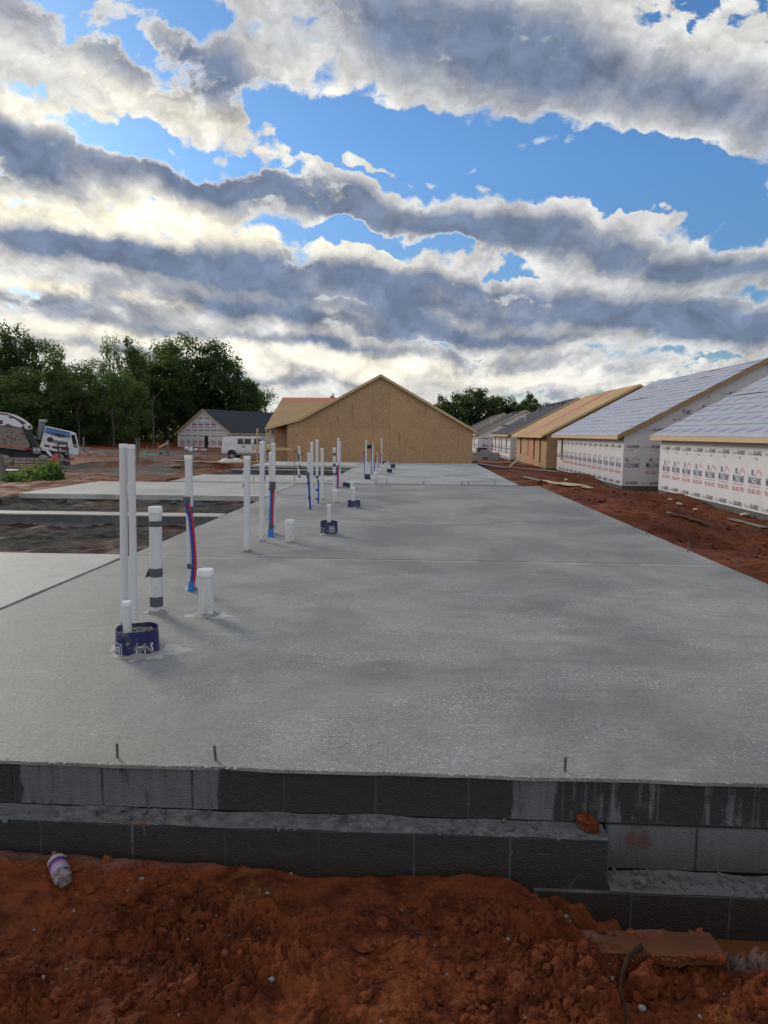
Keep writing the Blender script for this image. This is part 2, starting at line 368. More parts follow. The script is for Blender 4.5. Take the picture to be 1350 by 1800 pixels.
def GH(x, y): return float(ground_h(np.array([float(x)]), np.array([float(y)]))[0])
def onground(px, py, lift=0.0, t0=1.0, t1=160.0):    # where the sight line meets the ground itself
    d = ray(px, py); t = np.geomspace(t0, t1, 1400); X, Y, Z = d.x*t, d.y*t, CAMZ + d.z*t
    k = np.argmax(Z - lift < ground_h(X, Y)); return Vector((X[k], Y[k], Z[k] - lift))
def axis(pts):
    out = [pts[0][0]]
    for (a, st), (b, _) in zip(pts[:-1], pts[1:]):
        k = max(1, int(round((b - a) / st))); out += [a + (b - a)*(i+1)/k for i in range(k)]
    return np.array(out)
gx = axis([(-1500,300),(-300,40),(-100,5),(-40,1.0),(-20,.4),(-9.5,.14),(-1.85,.0078),(1.75,.14),(3.3,.07),(6,.12),(12,.5),(20,2),(60,12),(300,300),(1500,1)])
gy = axis([(-1500,300),(-300,60),(-60,10),(-5,1),(0,.1),(1.72,.0078),(2.82,.08),(3.6,.3),(7.8,.07),(16,.15),(30,.22),(46,.6),(80,1.6),(140,10),(300,60),(900,300),(2400,1)])
GX, GY = np.meshgrid(gx, gy); fx, fy = GX.ravel(), GY.ravel()
fz = ground_h(fx, fy)
me = bpy.data.meshes.new('ground'); nv = len(fx); nx_, ny_ = len(gx), len(gy)
me.vertices.add(nv); me.vertices.foreach_set('co', np.stack([fx, fy, fz], 1).astype('f').ravel())
ii = (np.arange(ny_-1)[:, None]*nx_ + np.arange(nx_-1)[None, :]).ravel()
quads = np.stack([ii, ii+1, ii+1+nx_, ii+nx_], 1).astype('i'); nf = len(quads)
me.loops.add(nf*4); me.loops.foreach_set('vertex_index', quads.ravel())
me.polygons.add(nf); me.polygons.foreach_set('loop_start', np.arange(0, nf*4, 4, dtype='i')); me.polygons.foreach_set('use_smooth', np.ones(nf, bool))
me.update(calc_edges=True)
grey = gravel_mask(fx, fy)
pit = ((fx > -9.4) & (fx < -3.2) & (((fy > 7.8) & (fy < 16)) | ((fy > 29.8) & (fy < 38.8)))).astype(float)*(1 - .35*sst(-.1, .5, fbm(fx*.8, fy*.8, 3, 61)))
veg = sst(88, 104, fy) * sst(-10, -25, fx) * .0 + sst(150, 175, fy)
gone = sst(.10, .45, fbm(fx*.9 + 4, fy*1.1, 4, 62)) * sst(6, 3, fy)
at = me.attributes.new('soil', 'FLOAT_COLOR', 'POINT')
at.data.foreach_set('color', np.stack([grey, pit, veg, gone], 1).astype('f').ravel())
def m_ground(n, b):
    p = geop(n); a = n.new('ShaderNodeAttribute', attribute_name='soil')
    s = n.new('ShaderNodeSeparateColor', {0: a.outputs['Color']}); grey, pit, veg = s.outputs[0], s.outputs[1], s.outputs[2]
    big = n.noise(p, .9, 5, .6); med = n.noise(p, 7, 6, .65); fin = n.noise(p, 45, 6, .7)
    c = n.mix(n.smooth(big, .35, .68), (.16, .040, .014), (.29, .085, .028))
    c = n.mix(n.smooth(med, .40, .70), c, (.075, .019, .008))
    c = n.mix(n.math('MULTIPLY', n.smooth(fin, .54, .75), .6), c, (.36, .125, .042))
    pale = n.math('MULTIPLY', n.smooth(n.noise(p, 2.1, 5, .6), .56, .70), a.outputs['Alpha'])
    c = n.mix(n.math('MULTIPLY', pale, .75), c, (.36, .15, .05))
    g = n.mix(n.smooth(n.noise(p, 9, 6, .7), .3, .7), (.085, .085, .083), (.23, .23, .225)); g = n.mix(n.math('MULTIPLY', n.smooth(n.noise(p, .35, 5, .6), .48, .62), .8), g, c)
    pc = n.mix(n.smooth(n.noise(p, 5, 6, .7), .38, .66), (.022, .023, .023), (.10, .10, .097))
    c = n.mix(grey, c, g); c = n.mix(pit, c, pc)
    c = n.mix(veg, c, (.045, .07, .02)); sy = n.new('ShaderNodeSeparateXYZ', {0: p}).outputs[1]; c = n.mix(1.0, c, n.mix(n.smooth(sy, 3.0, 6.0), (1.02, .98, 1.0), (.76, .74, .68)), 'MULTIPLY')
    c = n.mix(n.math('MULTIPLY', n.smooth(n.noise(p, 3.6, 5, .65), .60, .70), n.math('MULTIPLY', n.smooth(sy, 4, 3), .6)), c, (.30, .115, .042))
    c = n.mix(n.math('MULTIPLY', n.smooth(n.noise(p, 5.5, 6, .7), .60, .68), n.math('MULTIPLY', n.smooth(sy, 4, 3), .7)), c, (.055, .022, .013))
    # shallow tracks where lighter wet film lies on the haul road
    n.set(b.inputs['Base Color'], c)
    wet = n.smooth(n.noise(p, 1.7, 4, .6), .42, .62)
    n.set(b.inputs['Roughness'], n.math('MAXIMUM', n.math('MULTIPLY_ADD', wet, .30, .62), n.math('MULTIPLY', n.math('MAXIMUM', pit, grey), .95)))
    n.set(b.inputs['Specular IOR Level'], .10)
    h = n.math('MULTIPLY_ADD', n.noise(p, 110, 5, .7), .35, n.math('MULTIPLY_ADD', fin, 1.0, n.math('MULTIPLY', med, 2.0)))
    n.set(b.inputs['Normal'], n.bump(h, 1.0, .020))
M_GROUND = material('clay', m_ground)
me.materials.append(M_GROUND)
ground = bpy.data.objects.new('ground', me); C.objects.link(ground); tag(ground, 'churned red clay ground of the building site', None, None, 'structure')
# loose crumbs and grit on the mud: nobody could count them
def blob_mesh(mb, c, r, rnd, sub=1, flat=.7):
    import bmesh
    bm = bmesh.new(); bmesh.ops.create_icosphere(bm, subdivisions=sub, radius=1)
    s = Vector((rnd.uniform(.7, 1.3), rnd.uniform(.7, 1.3), flat*rnd.uniform(.7, 1.2))); q = Matrix.Rotation(rnd.uniform(0, 6.3), 3, 'Z') @ Matrix.Rotation(rnd.uniform(-.5, .5), 3, 'X')
    vs = []
    for v in bm.verts:
        k = rnd.uniform(.62, 1.22); vs.append(Vector(c) + q @ Vector((v.co.x*s.x, v.co.y*s.y, v.co.z*s.z)) * r * k)
    mb.add(vs, [tuple(v.index for v in f.verts) for f in bm.faces]); bm.free()
rnd = random.Random(11); mb = MB(); mg = MB()
N = 9000; cx = np.array([rnd.uniform(-1.9, 1.8) for _ in range(N)]); cy = np.array([rnd.uniform(1.75, 2.72) for _ in range(N)])
dens = fbm(cx*1.6, cy*2, 3, 71); cz = ground_h(cx, cy)
for x, y, z, dd in zip(cx, cy, cz, dens):
    if x > .7 and y > 2.42: continue
    if rnd.random() > .40 + 1.9*dd - max(0, y - 2.5)*1.5: continue
    r = min(.030, .0030*(1/(rnd.random()+.04))**.72)
    (mg if rnd.random() < .10 else mb).__class__
    t = mg if (rnd.random() < .05 and r < .007) else mb
    blob_mesh(t, (x, y, z + r*.2), r, rnd, 1 if r < .010 else 2, .8)
N = 1500; cx = np.array([rnd.uniform(3.7, 11) for _ in range(N)]); cy = np.array([6 + 26*rnd.random()**1.5 for _ in range(N)]); cz = ground_h(cx, cy)
for x, y, z in zip(cx, cy, cz):
    if x > 3.6 + .42*y: continue
    blob_mesh(mb, (x, y, z + .01), min(.11, .018*(1/(rnd.random()+.05))**.6), rnd, 1)
tag(mb.build('clay_crumbs', M_GROUND, fix=False), 'loose crumbs and clods of red clay on the mud', None, None, 'stuff')
M_GRIT = plain('grit', (.16, .13, .11), .8, .4, 30, isl=.5)
tag(mg.build('grit', M_GRIT, fix=False), 'scattered grey and tan grit in the red mud', None, None, 'stuff')
# ------------------------------------------------------------------ concrete
def m_conc(n, b, base=(.25, .245, .224), fleck=1.0):
    p = geop(n)
    big = n.noise(p, .55, 9, .70, .4); mid = n.noise(n.mapping(p, sc=(1, .6, 1)), 2.6, 9, .72, .6); arc = n.noise(n.mapping(p, rot=(0, 0, .5), sc=(1, .22, 1)), 5, 5, .6, 1.2)
    c = n.mix(n.smooth(big, .34, .66), tuple(x*.66 for x in base), tuple(x*1.2 for x in base))
    c = n.mix(n.math('MULTIPLY', n.smooth(mid, .45, .75), .26), c, tuple(x*.62 for x in base))
    c = n.mix(n.math('MULTIPLY', n.smooth(arc, .52, .8), .16), c, tuple(min(1, x*1.5) for x in base))
    warm = n.smooth(n.noise(p, .8, 4, .55), .5, .7)
    c = n.mix(n.math('MULTIPLY', warm, .35), c, (base[0]*1.05, base[1]*.93, base[2]*.76))
    sep = n.new('ShaderNodeSeparateXYZ', {0: p})
    # curled flakes of laitance in drifts, strongest on the rough front bay
    f1 = n.noise(n.mapping(p, sc=(.7, 1.35, 1)), 95, 3, .55, 1.0); f2 = n.noise(p, 26, 4, .6, .8)
    drift = n.smooth(n.noise(n.mapping(p, sc=(.8, 1.4, 1)), 1.5, 4, .6), .36, .66)
    bay = n.math('MULTIPLY', n.smooth(sep.outputs[1], 8.1, 6.0), n.smooth(sep.outputs[0], -2.2, -.4))
    k = n.math('MULTIPLY', n.smooth(f1, .56, .66), n.math('MULTIPLY', drift, n.math('MULTIPLY_ADD', bay, .95, .12)))
    c = n.mix(n.math('MULTIPLY', k, fleck), c, (.56, .58, .58))
    k2 = n.math('MULTIPLY', n.smooth(n.noise(p, 95, 3, .6), .60, .72), n.math('MULTIPLY_ADD', bay, .75, .12))
    c = n.mix(k2, c, tuple(x*.35 for x in base))
    gr = n.smooth(n.noise(p, 38, 5, .7), .3, .7, .84, 1.14); c = n.mix(1.0, c, n.new('ShaderNodeCombineColor', {0: gr, 1: gr, 2: gr}).outputs[0], 'MULTIPLY')
    tr = n.noise(n.mapping(p, (2, 1, 0), (0, 0, -.5), (.25, 1, 1)), 9, 6, .62, 1.6); c = n.mix(n.math('MULTIPLY', n.smooth(tr, .58, .70), .30), c, tuple(x*1.6 for x in base)); c = n.mix(n.math('MULTIPLY', n.smooth(tr, .44, .34), .25), c, tuple(x*.6 for x in base))
    mudt = n.math('MULTIPLY', n.smooth(n.noise(p, 1.25, 8, .7, .6), .60, .70), .30); c = n.mix(mudt, c, (.20, .165, .13))
    # pale scrapes and dried splashes
    c = n.mix(n.math('MULTIPLY', n.smooth(n.noise(n.mapping(p, sc=(.7, 1.6, 1)), 2.3, 7, .68, .5), .66, .73), .6), c, (.43, .44, .43))
    n.set(b.inputs['Base Color'], c)
    n.set(b.inputs['Roughness'], n.smooth(big, .3, .7, .60, .82)); n.set(b.inputs['Specular IOR Level'], .35)
    h = n.math('MULTIPLY_ADD', f1, .5, n.math('MULTIPLY_ADD', f2, .8, mid))
    n.set(b.inputs['Normal'], n.bump(h, .55, .006))
M_CONC = material('slab_concrete', m_conc)
M_CONC2 = material('pale_concrete', lambda n, b: m_conc(n, b, (.38, .375, .345), .15))
M_CONC3 = material('far_concrete', lambda n, b: m_conc(n, b, (.34, .343, .33), .1))
M_FORM = plain('formed_concrete', (.085, .088, .088), .85, .45, 2.5, dirt=(.14, .14, .135), dscale=4)
M_DARK = plain('joint_shadow_filler', (.035, .034, .032), .9)
def edge_noise(rn, t): return .5*math.sin(t*7.1 + rn) + .3*math.sin(t*17.3 + 2*rn) + .2*math.sin(t*41 + rn*3)
def slab_panel(parent, x0, x1, y0, y1, z, mat, th=.115, ragged=0, name='slab_panel'):
    # a poured bay with a slightly uneven rim
    mb = MB(); nx = max(2, int((x1-x0)/.12)); ny = max(2, int((y1-y0)/.3))
    rim = []
    for i in range(nx): rim.append((x0 + (x1-x0)*i/nx, y0 + ragged*edge_noise(1.3, x0 + (x1-x0)*i/nx)))
    for j in range(ny): rim.append((x1 + .008*edge_noise(2.1, j*.3), y0 + (y1-y0)*j/ny))
    for i in range(nx): rim.append((x1 - (x1-x0)*i/nx, y1 + .006*edge_noise(3.3, i*.12)))
    for j in range(ny): rim.append((x0 + .006*edge_noise(4.7, j*.3), y1 - (y1-y0)*j/ny))
    mb.prism(rim, 'z', z - th, z)
    return mb.build(name, mat, parent)
s1 = thing('concrete_slab', 'long grey slab in front cut into four bays, its rough flecked front bay nearest', 'slab', (0, 0, 0))
JY = [2.885, 8.02, 11.60, 15.34, 19.98]
for k in range(4):
    slab_panel(s1, -3.36, 3.515, JY[k] + (.020 if k else 0), JY[k+1] - .020, 0, M_CONC, .016 if k == 0 else .115, ragged=.009 if k == 0 else .006)
mb = MB(); mb.box(-3.35, 3.50, 3.05, 19.95, -.62, -.118); mb.box(-3.34, 3.50, 3.22, 8.0, -.1175, -.0165); mb.build('slab_base', M_FORM, s1)
for y in JY[1:4]:
    mb = MB(); mb.box(-3.35, 3.505, y - .0195, y + .0195, -.11, -.011); mb.build('joint_shade_strip', M_DARK, s1)  # dark strip stands in for the shade inside the open joint
    mb = MB(); nn_ = 120           # pale grout smeared along the near side of the joint
    mb.grid(nn_, 1, lambda u, v: (-3.35 + 6.85*u, y - .0205 - v*(.045 + .022*edge_noise(y, u*14)), .0016 - .0012*v)); mb.build('joint_lip', M_CONC2, s1, fix=False)
# crusty mortar squeezed out along the front rim
mb = MB(); rn = random.Random(4)
for k in range(700):
    x = -3.3 + 6.8*rn.random()
    blob_mesh(mb, (x, 2.884 + .030*rn.random()**2, -.002), .003 + .009*rn.random()**3, rn, 1, .35)
mb.build('mortar_crust', M_CONC2, s1)
s2 = thing('concrete_slab', 'pale smooth porch slab at the left edge, this side of the muddy pit', 'slab', (0, 0, 0))
slab_panel(s2, -9.2, -3.405, 2.89, 8.05, .004, M_CONC2)
mb = MB(); mb.box(-9.19, -3.41, 3.0, 8.0, -.7, -.112); mb.build('slab_base', M_FORM, s2)
s3 = thing('concrete_slab', 'pale smooth slab at the left beyond the two muddy pits', 'slab', (0, 0, 0))
slab_panel(s3, -9.2, -3.39, 15.8, 19.96, .002, M_CONC2)
mb = MB(); mb.box(-9.19, -3.40, 15.86, 19.9, -.7, -.114); mb.build('slab_base', M_FORM, s3)
b1 = thing('concrete_beam', 'low concrete beam between the two near muddy pits at the left', 'beam', (0, 0, 0))
mb = MB(); mb.box(-9.2, -3.39, 11.95, 12.36, -.6, -.022); mb.build('beam_body', M_FORM, b1)
slab_panel(b1, -9.2, -3.39, 11.94, 12.37, .0, M_CONC2, .02, name='beam_top')
# mortar splash banked against the pit walls
def bank(parent, x0, x1, y, z, w, h, seed, name='mortar_bank', mat=None, sgn=-1, lumps=.3):
    mb = MB(); nx = int((x1-x0)/.05)
    def fn(u, v):
        x = x0 + (x1-x0)*u; k = float(fbm(np.array([x*3.1]), np.array([v*3.0]), 4, seed)[0]); k2 = float(fbm(np.array([x*16.0]), np.array([v*6.0]), 3, seed+3)[0])
        return (x, y + sgn*(w*v*(1 + (.5 if w > .2 else .12)*k)), z + h*(1-v)**1.4*(1 + .8*k) + lumps*h*k2*(1 - abs(2*v-1)))
    mb.grid(nx, 6, fn); return mb.build(name, mat or M_FORM, parent, smooth=True, fix=False)
bank(b1, -9.1, -3.5, 11.95, -.26, .35, .10, 81)
bank(s3, -9.1, -3.5, 15.86, -.24, .40, .12, 82)
fs = thing('concrete_slab', 'far grey slab with a row of pipes ending at the brown board gable', 'slab', (0, 0, 0))
FY = [25.6, 31.2, 35.2, 39.4, 44.2]
for k in range(4): slab_panel(fs, -3.33, 3.75, FY[k] + (.012 if k else 0), FY[k+1] - .012, -.38, M_CONC3)
mb = MB(); mb.box(-3.32, 3.74, 25.63, 44.1, -1.0, -.497); mb.build('slab_base', M_FORM, fs)
f2 = thing('concrete_slab', 'far left pale slab with thin rods standing along its front edge', 'slab', (0, 0, 0))
slab_panel(f2, -9.2, -3.36, 25.6, 30.0, -.378, M_CONC2)
mb = MB(); mb.box(-9.19, -3.37, 25.63, 29.95, -1.0, -.495); mb.build('slab_base', M_FORM, f2)
f3 = thing('concrete_slab', 'farthest pale slab strip in front of the wooden scaffold and white van', 'slab', (0, 0, 0))
slab_panel(f3, -9.2, -3.36, 38.6, 44.2, -.378, M_CONC2)
mb = MB(); mb.box(-9.19, -3.37, 38.65, 44.1, -1.0, -.495); mb.build('slab_base', M_FORM, f3)
b2 = thing('concrete_beam', 'far thin concrete beam between two dark pits near the scaffold', 'beam', (0, 0, 0))
mb = MB(); mb.box(-9.2, -3.37, 34.4, 34.8, -1.0, -.40); mb.build('beam_body', M_FORM, b2)
slab_panel(b2, -9.2, -3.37, 34.39, 34.81, -.38, M_CONC2, .02, name='beam_top')
# ------------------------------------------------------------------ block foundation wall under the front edge
def m_block(n, b):
    p = geop(n); a = n.new('ShaderNodeAttribute', attribute_name='dry'); dry = a.outputs['Fac']
    streak = n.noise(n.mapping(p, sc=(1, 1, .07)), 26, 5, .6); blot = n.noise(p, 6, 5, .65)
    k = n.smooth(n.math('ADD', n.math('MULTIPLY_ADD', streak, 1.2, n.math('MULTIPLY_ADD', blot, .9, -.2)), n.math('SUBTRACT', dry, 1.0)), .42, .66)
    c = n.mix(k, n.mix(n.noise(p, 20, 5, .7), (.026, .026, .027), (.046, .046, .046)), n.mix(streak, (.085, .087, .092), (.19, .19, .195)))
    sep = n.new('ShaderNodeSeparateXYZ', {0: p})
    mud = n.math('MULTIPLY', n.smooth(n.math('MULTIPLY_ADD', blot, .16, sep.outputs[2]), -.12, -.34), .55)
    c = n.mix(mud, c, (.040, .026, .016))
    spot = n.smooth(n.noise(p, 4.3, 3, .5), .66, .72)
    c = n.mix(n.math('MULTIPLY', spot, .6), c, (.10, .034, .014))
    n.set(b.inputs['Base Color'], c); n.set(b.inputs['Roughness'], n.math('MULTIPLY_ADD', k, .3, .6)); n.set(b.inputs['Specular IOR Level'], .3)
    n.set(b.inputs['Normal'], n.bump(n.math('MULTIPLY_ADD', n.noise(p, 170, 3, .6), 1, n.math('MULTIPLY_ADD', n.vor(p, 120), .6, n.noise(p, 30, 5, .7))), .8, .008))
M_BLOCK = material('concrete_block', m_block)
def m_mort(n, b):
    p = geop(n); f = n.noise(p, 18, 6, .7)
    c = n.mix(n.smooth(f, .3, .7), (.055, .056, .056), (.20, .203, .203)); c = n.mix(n.smooth(n.noise(p, 2.2, 4, .6), .42, .62), c, (.135, .138, .14))
    c = n.mix(n.math('MULTIPLY', n.smooth(n.noise(p, 3.0, 3, .5), .66, .74), .7), c, (.22, .075, .028))
    n.set(b.inputs['Base Color'], c); n.set(b.inputs['Roughness'], .9); n.set(b.inputs['Specular IOR Level'], .2); n.set(b.inputs['Normal'], n.bump(n.noise(p, 90, 5, .7), .9, .01))
M_MORT = material('mortar', m_mort)
M_JOINT = plain('dark_mortar', (.06, .06, .06), .9, .4, 12, dirt=(.14, .14, .14), dscale=6)
fw = thing('block_foundation_wall', 'stepped wall of dark concrete blocks with smeared mortar under the front slab edge', 'wall', (0, 0, 0))
def course(name, xs, yf, z0, z1, drys, depth=.3):
    mb = MB(); mj = MB(); dv = []
    for k in range(len(xs)-1):
        a, c = xs[k] + .006, xs[k+1] - .006; rn = random.Random(k*31 + int(z0*-100))
        o = rn.uniform(-.003, .003); nx, nz = 8, 4
        base = len(mb.v)
        def fn(u, v): return (a + (c-a)*u, yf + o + .0025*float(perlin(np.array([(a + u)*9.0]), np.array([v*4.0 + z0*5]), 3)[0]), z0 + .005 + (z1 - z0 - .008)*v)
        mb.grid(nx, nz, fn)
        mb.box(a + .0005, c - .0005, yf + .004, yf + depth, z0 + .0055, z1 - .0035)
        dv += [drys(x) if callable(drys) else drys for (x, y, z) in mb.v[base:]]
    mj.box(xs[0], xs[-1], yf + .0035, yf + depth - .02, z0 + .001, z1 - .001)
    o = mb.build(name, M_BLOCK, fw, fix=False)
    at = o.data.attributes.new('dry', 'FLOAT', 'POINT'); at.data.foreach_set('value', dv)
    mj.build('mortar_joints', M_JOINT, fw)
def pxx(px, z): return aty(px, 1400, 2.9).x
def xs_from(px0, z): 
    x0 = pxx(px0, z); k0 = math.ceil((x0 + 3.36) / .405); xs = [x0 + (i - k0)*.405 for i in range(k0 + 22)]
    xs = [x for x in xs if -3.36 < x < 3.5]; return [-3.36] + xs + [3.5]
XU = xs_from(182, 0); XL = xs_from(248, 0)
d1 = lambda x: .86 if (pxx(45,0) < x < pxx(385,0)) else (.92 if pxx(905,0) < x < pxx(985,0) else (.60 if x > pxx(1000,0) else .30))
course('upper_course', XU, 2.895, -.205, -.008, d1)
xe = pxx(1062, 0)
xl1 = [x for x in XL if x < xe - .08] + [xe]
course('lower_course', xl1, 2.790, -.50, -.225, .28, .40)
xl2 = [xe + .012] + [x for x in XL if x > xe + .15]
course('recessed_course', xl2, 2.898, -.415, -.212, .98)
xfs = pxx(935, 0); xl3 = [xfs + .405*i for i in range(7)]
course('footing_course', xl3, 2.770, -.74, -.445, .2, .42)
bank(fw, -3.3, xe - .005, 2.893, -.221, .102, .016, 91, 'mortar_ledge', M_MORT, lumps=.5)
bank(fw, xe + .01, 3.4, 2.895, -.441, .120, .024, 92, 'mortar_ledge', M_MORT, lumps=.6)
mb = MB(); rn = random.Random(9)
for k in range(420):
    right = rn.random() < .35
    x = rn.uniform(xe + .03, 2.0) if right else rn.uniform(-2.2, xe - .05)
    if not right and rn.random() > .35 + .9*math.sin(x*4.1)**2: continue
    v = rn.random(); y = 2.885 - v*.10; z = (-.447 + .045*(1-v) if right else -.226 + .026*(1-v))
    blob_mesh(mb, (x, y, z + .003), .004 + .010*rn.random()**2, rn, 1)
mb.build('mortar_rubble', M_MORT, fw)
# muddy water along the footing
M_PUD = plain('muddy_water', (.13, .05, .019), .16, .2, 3, spec=.4)
mb = MB(); mb.grid(40, 6, lambda u, v: (.55 + 2.6*u, 2.30 + .475*v, -.632))
tag(mb.build('puddle', M_PUD), 'shallow orange muddy water along the footing', None, None, 'structure')
# ------------------------------------------------------------------ houses under construction
def m_osb(n, b, base=(.46, .295, .165)):
    p = objc(n); r = island(n)
    off = n.new('ShaderNodeCombineXYZ', {0: n.math('MULTIPLY', r, 37.0), 1: n.math('MULTIPLY', r, 91.0), 2: 0}).outputs[0]
    q = n.vmath('ADD', p, off)
    f1 = n.noise(n.mapping(q, rot=(.5, .6, .3), sc=(1, 1, .35)), 26, 3, .6, 1.5); f2 = n.noise(n.mapping(q, rot=(-.7, .2, .9), sc=(.35, 1, 1)), 34, 3, .6, 1.5)
    f3 = n.noise(q, 1.3, 4, .6)
    c = n.mix(n.smooth(f1, .35, .65), tuple(x*.72 for x in base), tuple(x*1.25 for x in base))
    c = n.mix(n.math('MULTIPLY', n.smooth(f2, .55, .72), .6), c, tuple(x*.52 for x in base))
    c = n.mix(n.math('MULTIPLY', n.smooth(f3, .4, .7), .35), c, tuple(x*.78 for x in base))
    k = n.math('MULTIPLY_ADD', r, .13, .935); c = n.mix(1.0, c, n.new('ShaderNodeCombineColor', {0: k, 1: k, 2: k}).outputs[0], 'MULTIPLY')
    n.set(b.inputs['Base Color'], c); n.set(b.inputs['Roughness'], .8); n.set(b.inputs['Specular IOR Level'], .2)
M_OSB = material('strand_board', m_osb)
M_OSBR = material('roof_strand_board', lambda n, b: m_osb(n, b, (.47, .31, .155)))
M_RED = plain('red_marked_board', (.50, .19, .115), .8, .25, 5)
M_LUM = plain('raw_lumber', (.50, .36, .19), .75, .25, 14, isl=.12)
M_RAKE = plain('weathered_lumber', (.30, .18, .085), .75, .35, 6, isl=.15)
def m_wrap(n, b):
    p = objc(n); f = n.noise(n.mapping(p, sc=(1, 1, .25)), 1.6, 4, .55)
    c = n.mix(f, (.54, .53, .53), (.67, .655, .655))
    n.set(b.inputs['Base Color'], c); n.set(b.inputs['Roughness'], .55); n.set(b.inputs['Specular IOR Level'], .3)
    n.set(b.inputs['Normal'], n.bump(n.math('ADD', n.noise(n.mapping(p, sc=(1, 1, .3)), 3, 4, .6), n.math('MULTIPLY', n.noise(p, 30, 3, .6), .12)), .35, .05))
M_WRAP = material('house_wrap', m_wrap)
M_INKK = plain('black_print', (.06, .06, .068), .6); M_INKG = plain('grey_print', (.30, .30, .31), .6)
M_INKB = plain('navy_print', (.085, .095, .17), .6); M_INKR = plain('red_print', (.46, .10, .12), .6); M_INKP = plain('pink_print', (.55, .33, .36), .6)
INKS = [M_INKK, M_INKG, M_INKB, M_INKR, M_INKP]
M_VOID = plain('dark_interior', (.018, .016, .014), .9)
M_FND = plain('foundation_block', (.085, .085, .08), .9, .4, 4, dirt=(.13, .075, .045), dscale=2)
def m_shingle(n, b):
    p = objc(n)
    br = n.new('ShaderNodeTexBrick', {'Vector': n.mapping(p, rot=(0, 0, PI/2)), 'Color1': (.028, .032, .040, 1), 'Color2': (.045, .049, .058, 1), 'Mortar': (.018, .02, .026, 1), 'Scale': 1.0, 'Mortar Size': .012, 'Brick Width': .3, 'Row Height': .14})
    c = n.mix(n.noise(p, 1.0, 4, .6), br.outputs[0], (.05, .055, .065)); n.set(b.inputs['Base Color'], c); n.set(b.inputs['Roughness'], .85); n.set(b.inputs['Specular IOR Level'], .25)
M_SHING = material('dark_shingle', m_shingle)
# --- lettering from the built-in font, flat prints a few millimetres proud of the wrap
_tc = {}
def glyphs(s, bold=0.0, shear=0.0):
    if (s, bold, shear) in _tc: return _tc[(s, bold, shear)]
    cu = bpy.data.curves.new('lettering', 'FONT'); cu.body = s; cu.size = 1; cu.offset = bold; cu.resolution_u = 2; cu.shear = shear
    ob = bpy.data.objects.new('lettering', cu); C.objects.link(ob); bpy.context.view_layer.update()
    me = bpy.data.meshes.new_from_object(ob.evaluated_get(bpy.context.evaluated_depsgraph_get()))
    V = [(v.co.x, v.co.y) for v in me.vertices]; Fs = [tuple(p.vertices) for p in me.polygons]
    bpy.data.objects.remove(ob); bpy.data.curves.remove(cu); bpy.data.meshes.remove(me)
    xs = [v[0] for v in V]; ys = [v[1] for v in V]; a, c, w, h = min(xs), min(ys), max(xs)-min(xs), max(ys)-min(ys)
    _tc[(s, bold, shear)] = ([((x-a)/w, (y-c)/h) for x, y in V], Fs); return _tc[(s, bold, shear)]
def put(mb, mi, s, x, y, w, h, place, bold=0.02, shear=0.0):
    V, Fs = glyphs(s, bold, shear); mb.mi = mi; mb.add([place(x + u*w, y + v*h) for u, v in V], Fs)
def quad(mb, mi, x, y, w, h, place):
    mb.mi = mi; mb.add([place(x, y), place(x+w, y), place(x+w, y+h), place(x, y+h)], [(0, 1, 2, 3)])
def line(mb, mi, p, q, w, place):
    mb.mi = mi; d = Vector((q[0]-p[0], q[1]-p[1])).normalized()*w/2; t = (-d.y, d.x)
    mb.add([place(p[0]-t[0], p[1]-t[1]), place(q[0]-t[0], q[1]-t[1]), place(q[0]+t[0], q[1]+t[1]), place(p[0]+t[0], p[1]+t[1])], [(0, 1, 2, 3)])
rl = random.Random(3)
def wrap_print(mb, s0, s1, place, inside, detail=True, skip=lambda s, h: False, phase=0.0, rows=2):
    k = 0; per = 1.235
    for row in range(rows):
        base = 2.72 * row
        for i in range(int((s1 - s0)/per) + 2):
            s = s0 + (i - 1)*per + phase
            def ok(x, y, w, h):
                return x > s0 + .01 and x + w < s1 - .01 and all(inside(a, c) for a, c in ((x, y), (x+w, y), (x, y+h), (x+w, y+h))) and not skip(x + w/2, y + h/2)
            def T(mi, st, x, y, w, h, bold=.02, shear=0):
                if not ok(x, y, w, h): return
                if detail: put(mb, mi, st, x, y, w, h, place, bold, shear)
                else: quad(mb, mi, x, y + h*.1, w, h*.8, place)
            for hy in (.07, 1.93):
                T(1, 'home', s + .02, base + hy, .40, .155, -.005); T(0, 'GUARD', s + .43, base + hy, .63, .165, .035)
                if hy > 1:
                    if ok(s + .34, base + hy - .17, .22, .02): quad(mb, 1, s + .30, base + hy - .11, .30, .012, place)
                    T(3, 'RX', s + .62, base + hy - .15, .14, .09, .03, .3)
            T(2, 'BILL', s + .38, base + 1.24, .21, .20, .02)
            T(2, 'M', s + .21, base + .93, .13, .29, .02); T(2, 'ACE', s + .345, base + .93, .25, .245, .02)
            T(2, 'H', s + .65, base + .93, .11, .29, .02); T(2, 'OMES', s + .77, base + .93, .34, .245, .02)
            if ok(s + .2, base + .86, .9, .02):
                if detail:
                    x = s + .26
                    while x < s + 1.05:
                        w = .03 + .02*rl.random(); quad(mb, 4, x, base + .835, w, .045, place); x += w + .012
                else: quad(mb, 4, s + .25, base + .84, .8, .04, place)
            T(3, '931-551-7751', s + .19, base + .60, .93, .165, .025)
            if ok(s + .62, base + 1.2, .56, .29):
                for a, c in (((.64, 1.235), (.89, 1.47)), ((.89, 1.47), (1.16, 1.225))):
                    line(mb, 3, (s + a[0], base + a[1]), (s + c[0], base + c[1]), .020, place)
                if detail: quad(mb, 3, s + .86, base + 1.33, .05, .06, place); line(mb, 3, (s + 1.07, base + 1.40), (s + 1.07, base + 1.31), .03, place)
